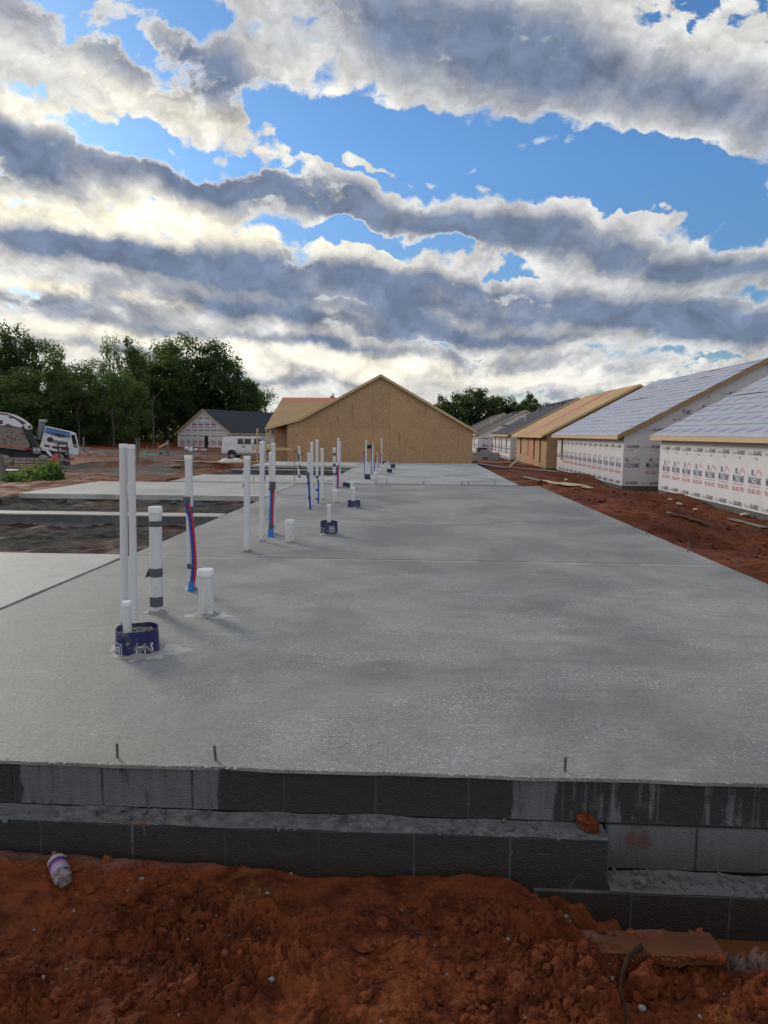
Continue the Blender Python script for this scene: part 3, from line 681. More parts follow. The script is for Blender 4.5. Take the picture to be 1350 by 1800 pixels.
# --- walls with openings (boxes round the holes), gable prisms
def wall_strip(mb, s0, s1, z0, z1, holes, th, P):
    def bx(a, c, d, e):
        if c - a < 1e-4 or e - d < 1e-4: return
        vs = [P(a, 0, d), P(c, 0, d), P(c, th, d), P(a, th, d), P(a, 0, e), P(c, 0, e), P(c, th, e), P(a, th, e)]
        mb.add(vs, [(0,3,2,1),(4,5,6,7),(0,1,5,4),(1,2,6,5),(2,3,7,6),(3,0,4,7)])
    s = s0
    for a, c, d, e in sorted(holes):
        bx(s, a, z0, z1); bx(a, c, z0, d); bx(a, c, e, z1); s = c
    bx(s, s1, z0, z1)
def m_underlay(n, b):
    p = n.new('ShaderNodeTexCoord').outputs['UV']; s = n.new('ShaderNodeSeparateXYZ', {0: p}); u, v = s.outputs[0], s.outputs[1]
    PU, PV = 1.25, 1.0
    row = n.math('FLOOR', n.math('DIVIDE', v, PV))
    uu = n.math('MULTIPLY_ADD', n.math('MODULO', row, 2.0), .6, u)
    a = n.math('SUBTRACT', n.math('MULTIPLY', n.math('FRACT', n.math('DIVIDE', uu, PU)), PU), PU/2)
    c = n.math('SUBTRACT', n.math('MULTIPLY', n.math('FRACT', n.math('DIVIDE', v, PV)), PV), PV/2)
    def ell(ou, ov, L, W, ang):
        x = n.math('SUBTRACT', a, ou); y = n.math('SUBTRACT', c, ov); ca, sa = math.cos(ang), math.sin(ang)
        X = n.math('MULTIPLY_ADD', y, sa/L, n.math('MULTIPLY', x, ca/L)); Y = n.math('MULTIPLY_ADD', y, ca/W, n.math('MULTIPLY', x, -sa/W))
        return n.smooth(n.math('MULTIPLY_ADD', X, X, n.math('MULTIPLY', Y, Y)), 1.25, .35)
    base = n.mix(n.noise(objc(n), .7, 4, .6), (.34, .36, .39), (.44, .455, .48))
    base = n.mix(n.math('MULTIPLY', ell(.10, -.07, .52, .20, .36), .45), base, (.52, .24, .25))
    base = n.mix(n.math('MULTIPLY', ell(-.04, .0, .44, .17, .36), .70), base, (.13, .19, .34))
    small = n.math('MULTIPLY', n.smooth(n.math('ABSOLUTE', n.math('ADD', c, -.42)), .04, .012), n.smooth(n.noise(n.mapping(p, sc=(1, .2, 1)), 9, 2, .5), .5, .56))
    base = n.mix(n.math('MULTIPLY', small, .55), base, (.24, .32, .46))
    n.set(b.inputs['Base Color'], base); n.set(b.inputs['Roughness'], .45); n.set(b.inputs['Specular IOR Level'], .4)
M_UNDER = material('printed_underlayment', m_underlay)
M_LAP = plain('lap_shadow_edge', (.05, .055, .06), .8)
def house(label, group, X, y0, y1, base, wh, half, pitch, style, holes=(), eave=.38, rake=.28, found=.5, printed=0, phase=0, roofmat=None, name='house', gprint=True):
    # long wall faces -X, near gable faces -Y; origin at the near left corner on the wall base
    L = y1 - y0; W = 2*half; zr = wh + half*pitch
    h = thing(name, label, 'house', (X, y0, base), 0, group)
    wm = M_WRAP if style in ('wrap', 'shingle') else M_OSB
    mb = MB()
    if style == 'osb':
        xs = sorted(set([0, L] + [round(i*1.22, 3) for i in range(1, int(L/1.22)+1)]))
        hs = sorted(holes)
        for a, c in zip(xs[:-1], xs[1:]):
            wall_strip(mb, a + .003, c - .003, 0, wh, [(max(a+.003, p), min(c-.003, q), r, s) for p, q, r, s in hs if p < c and q > a], .14, lambda s, d, z: (d, L - s, z))
    else: wall_strip(mb, 0, L, 0, wh, holes, .14, lambda s, d, z: (d, L - s, z))
    mb.box(W - .14, W, 0, L, 0, wh)
    for ya, yb in ((0, .14), (L - .14, L)):
        if style == 'osb':
            for i in range(int(W/1.22) + 1):
                a, c = i*1.22 + .003, min((i+1)*1.22, W) - .003
                if c - a < .05: continue
                zt = lambda x: wh + (x if x < half else W - x)*pitch - .03
                a2, c2 = max(a, .145), min(c, W - .145)
                mb.prism([(a2, 0), (c2, 0), (c2, 2.44), (a2, 2.44)], 'y', ya, yb)
                pts = [(a2, 2.446), (c2, 2.446), (c2, zt(c2))] + ([(half, zt(half))] if a2 < half < c2 else []) + [(a2, zt(a2))]
                if zt(a2) > 2.47 and zt(c2) > 2.47: mb.prism(pts, 'y', ya + .001, yb)
        else:
            g = [(.1405, 0), (W - .1405, 0), (W - .1405, wh + .1405*pitch - .03), (half, zr - .03), (.1405, wh + .1405*pitch - .03)]
            mb.prism(g, 'y', ya, yb)
    mb.build('wall', wm, h)
    if holes:
        mb = MB(); mb.box(1.6, 1.7, .3, L - .3, .02, wh - .05); mb.box(.15, 1.7, .3, L - .3, .0, .02); mb.build('interior_shade_panel', M_VOID, h)  # near-black panels paint the interior shade seen through the openings
        for (a, c, d, e) in holes:
            if style == 'osb': continue
            mb = MB(); w = .05
            for q in ((a, a + w, d, e), (c - w, c, d, e), (a + w, c - w, d, d + w), (a + w, c - w, e - w, e)):
                mb.box(.03, .11, L - q[1] + .001, L - q[0] - .001, q[2] + .001, q[3] - .001)
            mb.build('window_frame', M_LUM, h)
    mb = MB(); mb.box(.015, W, .012, L - .012, -found, -.002); mb.build('foundation', M_FND, h)
    # roof deck: two slabs, kept as one roof
    t = .03; mb = MB(); e = eave
    prof = [(-e, wh - e*pitch), (half, zr), (W + e, wh - e*pitch), (W + e, wh - e*pitch + t), (half, zr + t*1.1), (-e, wh - e*pitch + t)]
    rm = {'wrap': M_OSBR, 'osb': M_OSBR, 'shingle': M_SHING}[style]
    if style == 'osb':
        sl = math.hypot(half + e, (half + e)*pitch); ns = int(sl/1.22) + 1; ny = int((L + 2*rake)/2.44) + 1
        for side in (0, 1):
            for j in range(ns):
                for i in range(ny + 1):
                    p0, p1 = j*1.22/sl, min(1, (j+1)*1.22/sl - .003); off = -1.22 if j % 2 else 0
                    ya, yb = max(-rake, -rake + i*2.44 + off), min(L + rake, -rake + (i+1)*2.44 + off - .004)
                    if yb - ya < .05 or p1 <= p0: continue
                    xa, xb = -e + (half + e)*p0, -e + (half + e)*p1
                    za, zb = wh + xa*pitch, wh + xb*pitch
                    if side: xa, xb = W - xa, W - xb
                    mb.prism([(xa, za), (xb, zb), (xb, zb + t), (xa, za + t)], 'y', ya, yb)
    else: mb.prism(prof, 'y', -rake, L + rake)
    roof = mb.build('roof', rm, h)
    # boards along the eave and up the rakes
    fh = .20
    mb = MB(); mb.box(-e - .04, -e - .002, -rake, L + rake, wh - e*pitch - fh + .03, wh - e*pitch + .024); mb.build('eave_board', M_LUM, h)
    mb = MB(); mb.box(-e, -.002, 0, L, wh - e*pitch - .10, wh - e*pitch - .085); mb.build('soffit', M_RAKE if style != 'shingle' else M_WRAP, h)
    for ya, yb in ((-rake - .04, -rake - .002), (L + rake + .002, L + rake + .04)):
        mb = MB()
        for side in (0, 1):
            q = [(-e - .03, wh - e*pitch - .165), (half, zr - .17), (half, zr + .028), (-e - .03, wh - (e + .03)*pitch + .028)]
            if side: q = [(W - a, c) for a, c in q]
            mb.prism(q, 'y', ya, yb)
        mb.build('rake_board', M_RAKE if style == 'wrap' else M_LUM, h)
    if style in ('wrap',):       # printed underlayment in lapped courses with wrinkles
        sl = math.hypot(half + e, (half + e)*pitch); ch = 1.0; nc = int(sl/ch) + 1; mb = MB(); uvs = []; lap = MB()
        ca, sa = (half + e)/sl, (half + e)*pitch/sl
        NY = int(L/.22)
        for j in range(nc):
            v0, v1 = j*ch - .03, min((j+1)*ch + .03, sl - .01); b0 = len(mb.v)
            wob = lambda u, v: .014*float(fbm(np.array([u*.55 + j*9.1]), np.array([v*1.3]), 3, 101 + j)[0])
            lift = lambda u: max(0, .030*float(fbm(np.array([u*.30 + j*3.7]), np.array([j*2.1]), 3, 120)[0]))
            def fn(a, c):
                y = -rake + (L + 2*rake)*a; v = v0 + (v1 - v0)*c; dz = .040 + wob(y, v) + .012*(1 - c) + lift(y)*(1-c)**3 * (j > 0)
                uvs.append((L - y + .13*j, v)); return (-e + v*ca - dz*sa, y, wh - e*pitch + v*sa + dz*ca)
            mb.grid(NY, 5, fn)
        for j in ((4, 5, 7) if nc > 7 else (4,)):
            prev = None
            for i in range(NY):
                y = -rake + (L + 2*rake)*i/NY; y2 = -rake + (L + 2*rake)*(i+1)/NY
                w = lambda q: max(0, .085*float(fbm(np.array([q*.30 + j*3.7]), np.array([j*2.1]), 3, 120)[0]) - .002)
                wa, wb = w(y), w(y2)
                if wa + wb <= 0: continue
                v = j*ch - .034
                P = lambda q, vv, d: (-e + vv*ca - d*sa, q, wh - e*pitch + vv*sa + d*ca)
                lap.add([P(y, v, .03), P(y2, v, .03), P(y2, v + .001, .05 + wb), P(y, v + .001, .05 + wa)], [(0, 1, 2, 3)])  # dark strip painted as the shade under the lifted lap edge
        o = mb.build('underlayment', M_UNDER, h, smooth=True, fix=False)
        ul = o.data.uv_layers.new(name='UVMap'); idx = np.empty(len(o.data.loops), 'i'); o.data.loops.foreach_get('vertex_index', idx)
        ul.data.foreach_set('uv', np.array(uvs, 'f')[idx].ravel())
        if lap.v: lap.build('lap_shade_strip', M_LAP, h, fix=False)
    if printed:
        mb = MB(); hs = list(holes)
        wrap_print(mb, 0, L, lambda s, z: (-.004, L - s, z), lambda s, z: 0 < z < wh - .22, printed > 1, lambda s, z: any(a - .1 < s < c + .1 and d - .1 < z < e2 + .1 for a, c, d, e2 in hs), phase, 1)
        if gprint: wrap_print(mb, 0, W, lambda s, z: (s, -.004, z), lambda s, z: z < wh + min(s, W - s)*pitch - .32, printed > 1, phase=.35 + phase)
        o = mb.build('printed_lettering', INKS, h, fix=False)
        # lap seam of the wrap across the gable
        mb = MB(); mb.box(.0, W, -.006, -.001, 2.70, 2.712) if wh > 2.75 else mb.box(.15, W - .15, -.006, -.001, 2.70, 2.712); mb.build('wrap_seam', M_INKG, h)
    return h
# right hand row
GR = 'houses going up along the right side'
H1 = house('nearest white wrapped house at the right edge with printed sheet roof', GR, 11.75, 14.0, 34.4, -1.13, 2.75, 6.75, .54, 'wrap', printed=2, phase=.3)
H2 = house('second wrapped house from the right, with one narrow window and a brown roof edge', GR, 10.62, 36.5, 53.4, -1.12, 2.75, 6.9, .54, 'wrap', holes=[(1.35, 2.05, .75, 2.35)], printed=2, phase=.62)
H3 = house('bare tan board house with red stripe down its roof, before the wrapped ones', GR, 10.05, 54.7, 71.0, -1.12, 2.75, 6.8, .54, 'osb', holes=[(2.6, 3.5, .7, 2.5), (7.2, 8.1, .7, 2.5), (10.3, 11.0, .5, 2.5), (13.2, 13.9, .3, 2.45)], eave=.45)
mb = MB(); sl = 1.0
ya, yb = 16.3 - 9.9, 16.3 - 8.5
mb.prism([(-.44, 2.75 - .44*.54 + .045), (6.75, 2.75 + 6.75*.54 + .045), (6.75, 2.75 + 6.75*.54 + .052), (-.44, 2.75 - .44*.54 + .052)], 'y', ya + .3, ya + 2.1)
mb.build('red_roof_panel', plain('red_roof_board', (.50, .18, .13), .8), H3)
mb = MB(); mb.box(-.006, -.001, ya - .2, ya + 2.3, .03, 2.45); mb.build('red_wall_panel', M_RED, H3)
H4 = house('dark shingled house with narrow windows beyond the bare tan board house', GR, 9.85, 74.0, 90.5, -1.15, 2.75, 6.8, .54, 'shingle', holes=[(2.2, 3.1, .5, 2.3), (6.2, 7.0, .5, 2.3), (8.5, 9.3, .5, 2.3), (12.6, 13.6, .5, 2.3)], printed=1)
H5 = house('wrapped house with dark roof whose whole printed gable shows far down the row', GR, 8.3, 95.0, 111.0, -1.15, 2.75, 6.2, .50, 'shingle', holes=[(2, 3, .5, 2.3), (6, 7, .5, 2.3), (10, 11, .5, 2.3)], printed=1)
H6 = house('farthest dark roofed house in the right row, half hidden by the next', GR, 7.6, 114.0, 130.0, -1.1, 2.75, 6.2, .50, 'shingle')
M_VENT = plain('vent_metal', (.03, .032, .036), .5); M_PVC = plain('white_plastic', (.72, .72, .70), .4, .06, 5, dirt=(.50, .47, .40), dscale=2.2)
def roof_vents(h, half, pitch, wh, spots, pipes):
    for x, y in spots:
        mb = MB(); z = wh + x*pitch; mb.prism([(x - .25, z - .25*pitch), (x + .25, z + .25*pitch), (x + .25, z + .25*pitch + .10), (x - .25, z - .25*pitch + .20)], 'y', y - .22, y + .22); mb.build('roof_vent', M_VENT, h)
    for x, y in pipes:
        mb = MB(); z = wh + x*pitch; mb.tube([(x, y, z - .05), (x, y, z + .75)], .05, 8); mb.build('vent_pipe', M_PVC, h)
roof_vents(H4, 6.8, .54, 2.75, [(5.9, 3), (5.9, 5), (5.9, 8), (6.0, 10), (6.0, 12), (5.2, 13)], [(2.6, 7.5)])
roof_vents(H5, 6.2, .5, 2.75, [(5.6, 3), (5.6, 5), (5.6, 7)], [(2.4, 6)])
# brown board house in the middle, gable end to the camera
HM = thing('house', 'bare brown board house with its wide windowless gable end at the end of the slab', 'house', (0, 50, -.75))
def gz(x):   # roof line over the gable, local z
    x0, xr, xp = -8.30, 4.0, -2.52
    if x >= xp: return 6.30 - (x - xp)*.575
    if x >= -8.2: return 6.30 - (xp - x)*.545
    return 6.30 - (xp + 8.2)*.545 - (-8.2 - x)*.27
mb = MB(); xs = [-9.22] + [-9.22 + 1.22*i for i in range(1, 11)] + [4.0]
for a, c in zip(xs[:-1], xs[1:]):
    for z0, z1 in ((0, 2.55), (2.556, 4.985), (4.99, 9)):
        pts = []
        top_a, top_c = gz(a + .003) - .13, gz(c - .003) - .13
        if max(top_a, top_c, gz(-2.52) - .13 if a < -2.52 < c else 0) <= z0 + .02: continue
        poly = [(a + .003, z0)] + [(c - .003, z0)]
        m = 12; ptop = []
        for i in range(m + 1):
            x = c - .003 - (c - a - .006)*i/m; ptop.append((x, max(z0 + .001, min(z1, gz(x) - .13))))
        mb.prism(poly + ptop, 'y', 0, .14)
mb.prism([(-9.0, .02), (3.84, .02)] + [(3.84 - 12.84*i/40, gz(3.84 - 12.84*i/40) - .16) for i in range(41)], 'y', .141, .158)  # unseen backing added to stop light leaking through the board seams
mb.build('wall', M_OSB, HM)
mb = MB(); mb.box(3.86, 3.999, .141, 14, 0, 2.35); mb.box(-9.22, -9.08, .141, 2.6, 0, 2.35); mb.box(-10.55, -9.22, 2.6, 2.74, 0, 2.5); mb.box(-10.69, -10.55, 2.6, 11.5, 0, 2.3); mb.box(-9.22, 3.86, 13.86, 14, 0, 2.3); mb.build('side_wall', M_OSB, HM)
mb = MB(); mb.box(-10.7, 4.0, .02, 14, -.5, -.003); mb.build('foundation', M_FND, HM)
mb = MB()
for a, c in ((-2.52, 4.20),):
    mb.prism([(a, gz(a)), (c, gz(c)), (c, gz(c) + .035), (a, gz(a) + .038)], 'y', -.22, 14.2)
mb.prism([(-8.2, gz(-8.2)), (-2.53, gz(-2.53)), (-2.53, gz(-2.53) + .038), (-8.2, gz(-8.2) + .035)], 'y', -.22, 14.2)
mb.prism([(-10.75, gz(-10.75)), (-8.205, gz(-8.205)), (-8.205, gz(-8.205) + .036), (-10.75, gz(-10.75) + .036)], 'y', -.22, 3.2)
mb.build('roof', M_OSBR, HM)
# side wing roof that slopes to the camera
mb = MB()
for i in range(6):
    t0, t1 = i/6, (i+1)/6 - .004
    P = lambda t: (.9 + 6.6*t, 2.60 + 2.42*t)
    (ya, za), (yb, zb) = P(t0), P(t1)
    xl = lambda t: -10.95 + .06*t
    for k in range(4):
        xa, xb = -10.95 + k*2.0, -10.95 + (k+1)*2.0 - .006
        if i >= 5: continue
        mb.prism([(ya, za), (yb, zb), (yb, zb + .03), (ya, za + .03)], 'x', xa, xb)
mb.prism([(7.5, 5.02), (14, 2.6), (14, 2.63), (7.5, 5.05)], 'x', -10.95, -3)
mb.build('wing_roof', M_OSBR, HM)
mb = MB(); mb.prism([(.9 + 6.6*5/6, 2.60 + 2.42*5/6), (7.5, 5.02), (7.5, 5.05), (.9 + 6.6*5/6, 2.63 + 2.42*5/6)], 'x', -10.95, -3); mb.build('red_ridge_panel', M_RED, HM)
mb = MB(); mb.prism([(2.6, 2.3), (2.74, 2.3), (7.5, 4.9), (11.5, 3.4), (11.5, 2.3)], 'x', -10.69, -10.56); mb.build('wing_gable', M_OSB, HM)
mb = MB()
def rk(a, c): mb.prism([(a, gz(a) - .15), (c, gz(c) - .15), (c, gz(c) + .04), (a, gz(a) + .04)], 'y', -.27, -.225)
rk(-2.525, 4.24); rk(-8.2, -2.53); rk(-10.78, -8.203); mb.build('rake_board', M_LUM, HM)
mb = MB(); rn = random.Random(2)
for k in range(60):
    x, z = rn.uniform(-9, 3.8), rn.uniform(.2, 5.5)
    if z < gz(x) - .4: s = rn.uniform(.015, .035); mb.box(x - s, x + s, -.004, -.001, z - s*rn.uniform(.6, 1.6), z + s)
for x, z0, h_ in ((-4.55, 3.1, 1.2), (.65, 3.5, .95), (-2.4, 4.0, .5), (-5.6, 3.0, .4), (-1.2, 1.4, .9)): mb.box(x - .02, x + .02, -.005, -.001, z0, z0 + h_)
mb.build('board_knots', plain('dark_board_marks', (.15, .09, .05), .8), HM)
mb = MB(); mb.box(-3.60, -3.16, -.06, -.001, 1.14, 1.36); mb.build('outlet_box', M_VOID, HM)
# wrapped house far left with a wide black roof
HL = house('white wrapped house with wide black roof in front of the woods at the left', None, 0, 0, 27.0, 0, 2.5, 5.3, .68, 'shingle', printed=1, holes=(), name='house', gprint=True)
HL.location = (-37.8, 110.0, -1.2); HL.rotation_euler = (0, 0, R(-23))
mb = MB(); mb.box(5.4, 6.1, -.05, -.003, .1, 2.0); mb.build('doorway', M_VOID, HL)  # flat dark panel stands in for shade inside the doorway
# ------------------------------------------------------------------ pipe stubs standing in the slab
M_TAPE = plain('grey_tape', (.075, .08, .09), .45, .2, 20)
M_BLUE = plain('blue_tube', (.012, .055, .42), .4, .1); M_REDT = plain('red_tube', (.45, .015, .025), .4, .1); M_SLEEVE = plain('blue_sleeve', (.015, .16, .48), .4, .1)
M_BKT = plain('navy_bucket_plastic', (.012, .016, .085), .38, .3, 8, dirt=(.16, .155, .14), dscale=9)
M_MIX = plain('set_mortar_fill', (.17, .165, .155), .9, .4, 30, isl=.35)
M_STEEL = plain('rusty_steel', (.10, .085, .075), .6, .35, 40); M_CONDUIT = plain('grey_conduit', (.16, .175, .19), .5)
M_LABW = plain('white_label_print', (.55, .58, .62), .5); M_BLACKP = plain('black_plastic', (.02, .021, .024), .5)
def m_pvc(n, b):
    p = objc(n); s = n.new('ShaderNodeSeparateXYZ', {0: p})
    f = n.noise(n.mapping(p, sc=(1, 1, .15)), 14, 5, .6); c = n.mix(f, (.52, .53, .53), (.68, .68, .67))
    st = n.math('MULTIPLY', n.smooth(n.noise(n.mapping(p, sc=(1, 1, .2)), 6, 5, .65), .54, .72), .65); c = n.mix(st, c, (.42, .36, .25))
    spl = n.math('MULTIPLY', n.smooth(n.noise(p, 55, 3, .6), .60, .68), n.smooth(s.outputs[2], .35, .02)); c = n.mix(spl, c, (.16, .155, .15))
    n.set(b.inputs['Base Color'], c); n.set(b.inputs['Roughness'], .38); n.set(b.inputs['Specular IOR Level'], .45)
M_PIPE = material('pvc_pipe', m_pvc)
def collar(parent, r, seed):                  # rough collar of mortar round the foot
    mb = MB(); rn = random.Random(seed); n_ = 16
    def fn(u, v):
        t = 2*PI*u; k = 1 + .35*math.sin(3*t + seed) + .2*math.sin(7*t + seed*2)
        rr = r*(.96 + v*(.55 + .45*k)); return (rr*math.cos(t), rr*math.sin(t), .022*(1 - v)**1.5*k + .0015)
    mb.grid(n_, 3, fn); mb.build('mortar_collar', M_CONC, parent, smooth=True, fix=False)
def tape(parent, r, z0, z1, seed=0, flap=False, name='tape_band', cx=0):
    mb = MB(); rr = r + .002
    mb.lathe([(rr, z0), (rr + .0015, (z0 + z1)/2), (rr, z1)], 24, (cx, 0, 0))
    if flap: mb.add([(cx - rr, -.01, z0), (cx - rr, -.01, z1), (cx - rr - .035, -.02, z0 - .01)], [(0, 1, 2), (2, 1, 0)])
    mb.build(name, M_TAPE, parent, smooth=True, fix=False)
def dims(px, pyb, pyt, wpx, z=0.0):
    b = onz(px, pyb, z); t = aty(px, pyt, b.y); d = (b - cam.location).dot(CR.to_3x3() @ Vector((0, 0, -1)))
    return b, t.z - b.z, wpx/2/F*d
def pipe(label, px, pyb, pyt, wpx, z=0.0, cap=True, tapes=(), lean=0.0, group='white pipe stubs rising from the slab', mat=None, foot=True, name='plumbing_pipe', topx=None):
    b, h, r = dims(px, pyb, pyt, wpx, z)
    t = thing(name, label, 'pipe', b, 0, group)
    if topx is not None: lean = (aty(topx, pyt, b.y).x - b.x)
    n_ = 24 if r*F/b.y > 5 else 12
    ch = min(.05, r*1.1)
    mb = MB(); mb.tube([(0, 0, -.01), (lean, 0, h)], r, n_, True); mb.build('pipe_body', mat or M_PIPE, t, smooth='auto')
    if cap:
        mb = MB(); q = lean; mb.lathe([(r + .0005, h - ch), (r*1.10, h - ch + .002), (r*1.10, h - .004), (r*1.04, h + .003), (.001, h + .0035)], n_, (q, 0, 0)); mb.build('pipe_cap', M_PVC, t, smooth='auto')
    for i, q in enumerate(tapes):
        z0 = (aty(px, q[1], b.y).z - b.z); z1 = (aty(px, q[0], b.y).z - b.z); tape(t, r, z0, z1, i, len(q) > 2, cx=lean*(z0 + z1)/2/h)
    if foot: collar(t, r, int(px) % 17)
    return t, b, r, h
def tubes(label, pts, z, col, base=None, group='coloured water tubes strapped to the pipes', ties=(), sleeve=None, pxw=3.5, off=.07, name='water_tube', cat='tube'):
    # pts from foot to tip, in picture units, all at the distance of the foot
    b = onz(pts[0][0], pts[0][1], z); s0 = 1 - off/b.y; b = Vector((b.x*s0, b.y*s0, b.z))
    d = (b - cam.location).dot(CR.to_3x3() @ Vector((0, 0, -1))); r = pxw/2/F*d
    t = thing(name, label, cat, b, 0, group)
    P = [aty(px, py, b.y) - b for px, py in pts]; P[0].z = -.005
    # smooth curve
    def cr(P, k=6):
        out = []
        for i in range(len(P) - 1):
            a, p, q, c = P[max(i-1, 0)], P[i], P[i+1], P[min(i+2, len(P)-1)]
            for j in range(k):
                s = j/k; out.append(.5*((2*p) + (q - a)*s + (2*a - 5*p + 4*q - c)*s*s + (3*p - a - 3*q + c)*s**3))
        return out + [P[-1]]
    PP_ = cr(P) if len(P) > 2 else P
    cols = col if isinstance(col, (list, tuple)) else [col]
    for i, m in enumerate(cols):
        mb = MB(); o = (i - (len(cols) - 1)/2)*2*r
        mb.tube([p + Vector((o, 0, 0)) for p in PP_], r, 8); mb.build('tube_run', m, t, smooth='auto')
    e = PP_[-1]; mb = MB(); mb.tube([e + Vector((-.2*r, 0, -r*2)), e + Vector((0, 0, r*3))], r*1.4*len(cols), 8); mb.build('taped_end', M_TAPE, t, smooth='auto')
    for (px, py, w) in ties:
        q = aty(px, py, b.y) - b; mb = MB(); mb.obox(q, (w/F*d, r*3.2, 5/F*d)); mb.build('tape_tie', M_TAPE, t, bevel=.002)
    if sleeve:
        q = aty(sleeve[0], sleeve[1], b.y) - b; mb = MB(); mb.tube([(0, 0, -.004), (q.x*.6, 0, q.z)], [r*(1.6 + .6*len(cols)), r*(1.2 + .5*len(cols))], 10); mb.build('foot_sleeve', M_SLEEVE, t, smooth='auto')
    return t
def bucket(label, px, pyc, wpx, hpx, z=0.0, text=None, tilt=0, stub=None, seed=1, group='cut blue buckets cast into the slab'):
    b = onz(px, pyc, z); d = (b - cam.location).dot(CR.to_3x3() @ Vector((0, 0, -1))); r = wpx/2/F*d; h = hpx/F*d
    b.y += r*.6; b = Vector((b.x, b.y, z))
    t = thing('bucket_sleeve', label, 'bucket', b, 0, group); t.rotation_euler = (0, R(tilt), 0)
    rn = random.Random(seed); mb = MB(); n_ = 40
    jag = [h + .004*math.sin(2*PI*k*3/n_ + seed) + rn.uniform(-.0015, .0015) for k in range(n_)]
    def ring(rr, zf): return [(rr*math.cos(2*PI*k/n_), rr*math.sin(2*PI*k/n_), zf(k)) for k in range(n_)]
    rings = [ring(r*1.02, lambda k: -.01), ring(r*1.0, lambda k: h*.5), ring(r*.975, lambda k: jag[k]), ring(r*.945, lambda k: jag[k]), ring(r*.95, lambda k: h*.4)]
    vs = [p for q in rings for p in q]; fs = [(i*n_+k, i*n_+(k+1) % n_, (i+1)*n_+(k+1) % n_, (i+1)*n_+k) for i in range(4) for k in range(n_)]
    mb.add(vs, fs); mb.build('bucket_wall', M_BKT, t, smooth='auto')
    mb = MB()
    def fn(u, v):
        a = 2*PI*u; q = r*.955*v; return (q*math.cos(a), q*math.sin(a), h*.80 + .012*float(fbm(np.array([q*math.cos(a)*40 + seed]), np.array([q*math.sin(a)*40]), 3, 7)[0])*(1 if v < .95 else .2))
    mb.grid(28, 9, fn)
    if r*F/d > 12:
        for k in range(150):
            a, q = rn.uniform(0, 6.28), r*.9*math.sqrt(rn.random()); blob_mesh(mb, (q*math.cos(a), q*math.sin(a), h*.80 + .006), rn.uniform(.004, .012), rn, 1)
    mb.build('mortar_fill', M_MIX, t, fix=False)
    mb = MB()
    for k in range(60 if r*F/d > 12 else 10):   # one smeared patch of mortar on the outside
        a = -1.02 + rn.gauss(0, .20); zz = h*(.36 + rn.gauss(0, .14)); s = rn.uniform(.006, .016); b0 = len(mb.v)
        blob_mesh(mb, (r*math.cos(a), r*math.sin(a), min(max(zz, .01), h*.72)), s, rn, 1, 1.0)
        for q in range(b0, len(mb.v)):
            x, y, z_ = mb.v[q]; m_ = math.hypot(x, y); kk = (r*.998 + (m_ - r)*.22)/m_; mb.v[q] = (x*kk, y*kk, z_)
    mb.build('mortar_smear', M_MIX, t)
    if text:
        mb = MB(); rr = r*1.012
        P = lambda x, y: (rr*math.cos(x/rr - PI/2), rr*math.sin(x/rr - PI/2), y)
        for (st, x, y, w, hh, flip, boxed) in text:
            x, y, w, hh = x*r, y*h, w*r, hh*h
            if st:
                V, Fs = glyphs(st, .03); mb.add([P(x + ((1-u) if flip else u)*w, y + ((1-v) if flip else v)*hh) for u, v in V], Fs)
            if boxed:
                e = .045*r; k = 8
                for (xa, ya, xb, yb) in ((x - 3*e, y + hh + 2*e, x + w + 3*e, y + hh + 3*e), (x + w + 2*e, y - 3*e, x + w + 3*e, y + hh + 2*e), (x - 3*e, y - 3*e, x - 2*e, y + hh + 2*e)):
                    xs_ = [xa + (xb - xa)*i/k for i in range(k+1)]
                    for q0, q1 in zip(xs_[:-1], xs_[1:]): mb.add([P(q0, ya), P(q1, ya), P(q1, yb), P(q0, yb)], [(0, 1, 2, 3)])
        mb.build('printed_lettering', M_LABW, t, fix=False)
    if stub:
        sx, sw, sh = stub; mb = MB(); mb.tube([(sx*r, -.35*r if r*F/d > 12 else 0, h*.7), (sx*r, -.35*r if r*F/d > 12 else 0, h + sh/F*d)], sw/2/F*d, 20); mb.build('pipe_stub', M_PIPE, t, smooth='auto')
        q = sw/2/F*d; zt = h + sh/F*d; yo = -.35*r if r*F/d > 12 else 0
        mb = MB(); mb.lathe([(q, zt - q*1.1), (q*1.13, zt - q*1.1 + .001), (q*1.13, zt - .003), (q*1.05, zt + .002), (.001, zt + .002)], 20, (sx*r, yo, 0)); mb.build('stub_cap', M_PVC, t, smooth='auto')
    mb = MB()
    def fn2(u, v):
        a = 2*PI*u; k = 1 + .5*math.sin(3*a + seed) + .35*math.sin(7*a + 2*seed); return (r*(1.0 + v*(.06 + .14*k))*math.cos(a), r*(1.0 + v*(.12 + .22*k))*math.sin(a), .018*(1 - v)*k + .0018)
    mb.grid(36, 3, fn2); mb.build('mortar_collar', M_CONC, t, smooth=True, fix=False)
    return t
def splash(parent, rx, ry, ox, oy, seed):      # thin dried cement wash left round the foot
    mb = MB(); rn = random.Random(seed); ph = [rn.uniform(0, 6.3) for _ in range(5)]
    def fn(u, v):
        a = 2*PI*u; k = 1 + .25*math.sin(2*a + ph[0]) + .2*math.sin(3*a + ph[1]) + .14*math.sin(7*a + ph[2]) + .09*math.sin(13*a + ph[3]); return (ox + rx*k*v*math.cos(a), oy + ry*k*v*math.sin(a), .0032*(1 - v)**.4 + .0004)
    mb.grid(72, 6, fn); mb.build('cement_wash', M_WASH, parent, smooth=True, fix=False)
M_WASH = plain('cement_wash', (.43, .42, .39), .85, .25, 6, dirt=(.28, .275, .26), dscale=12, spec=.2)
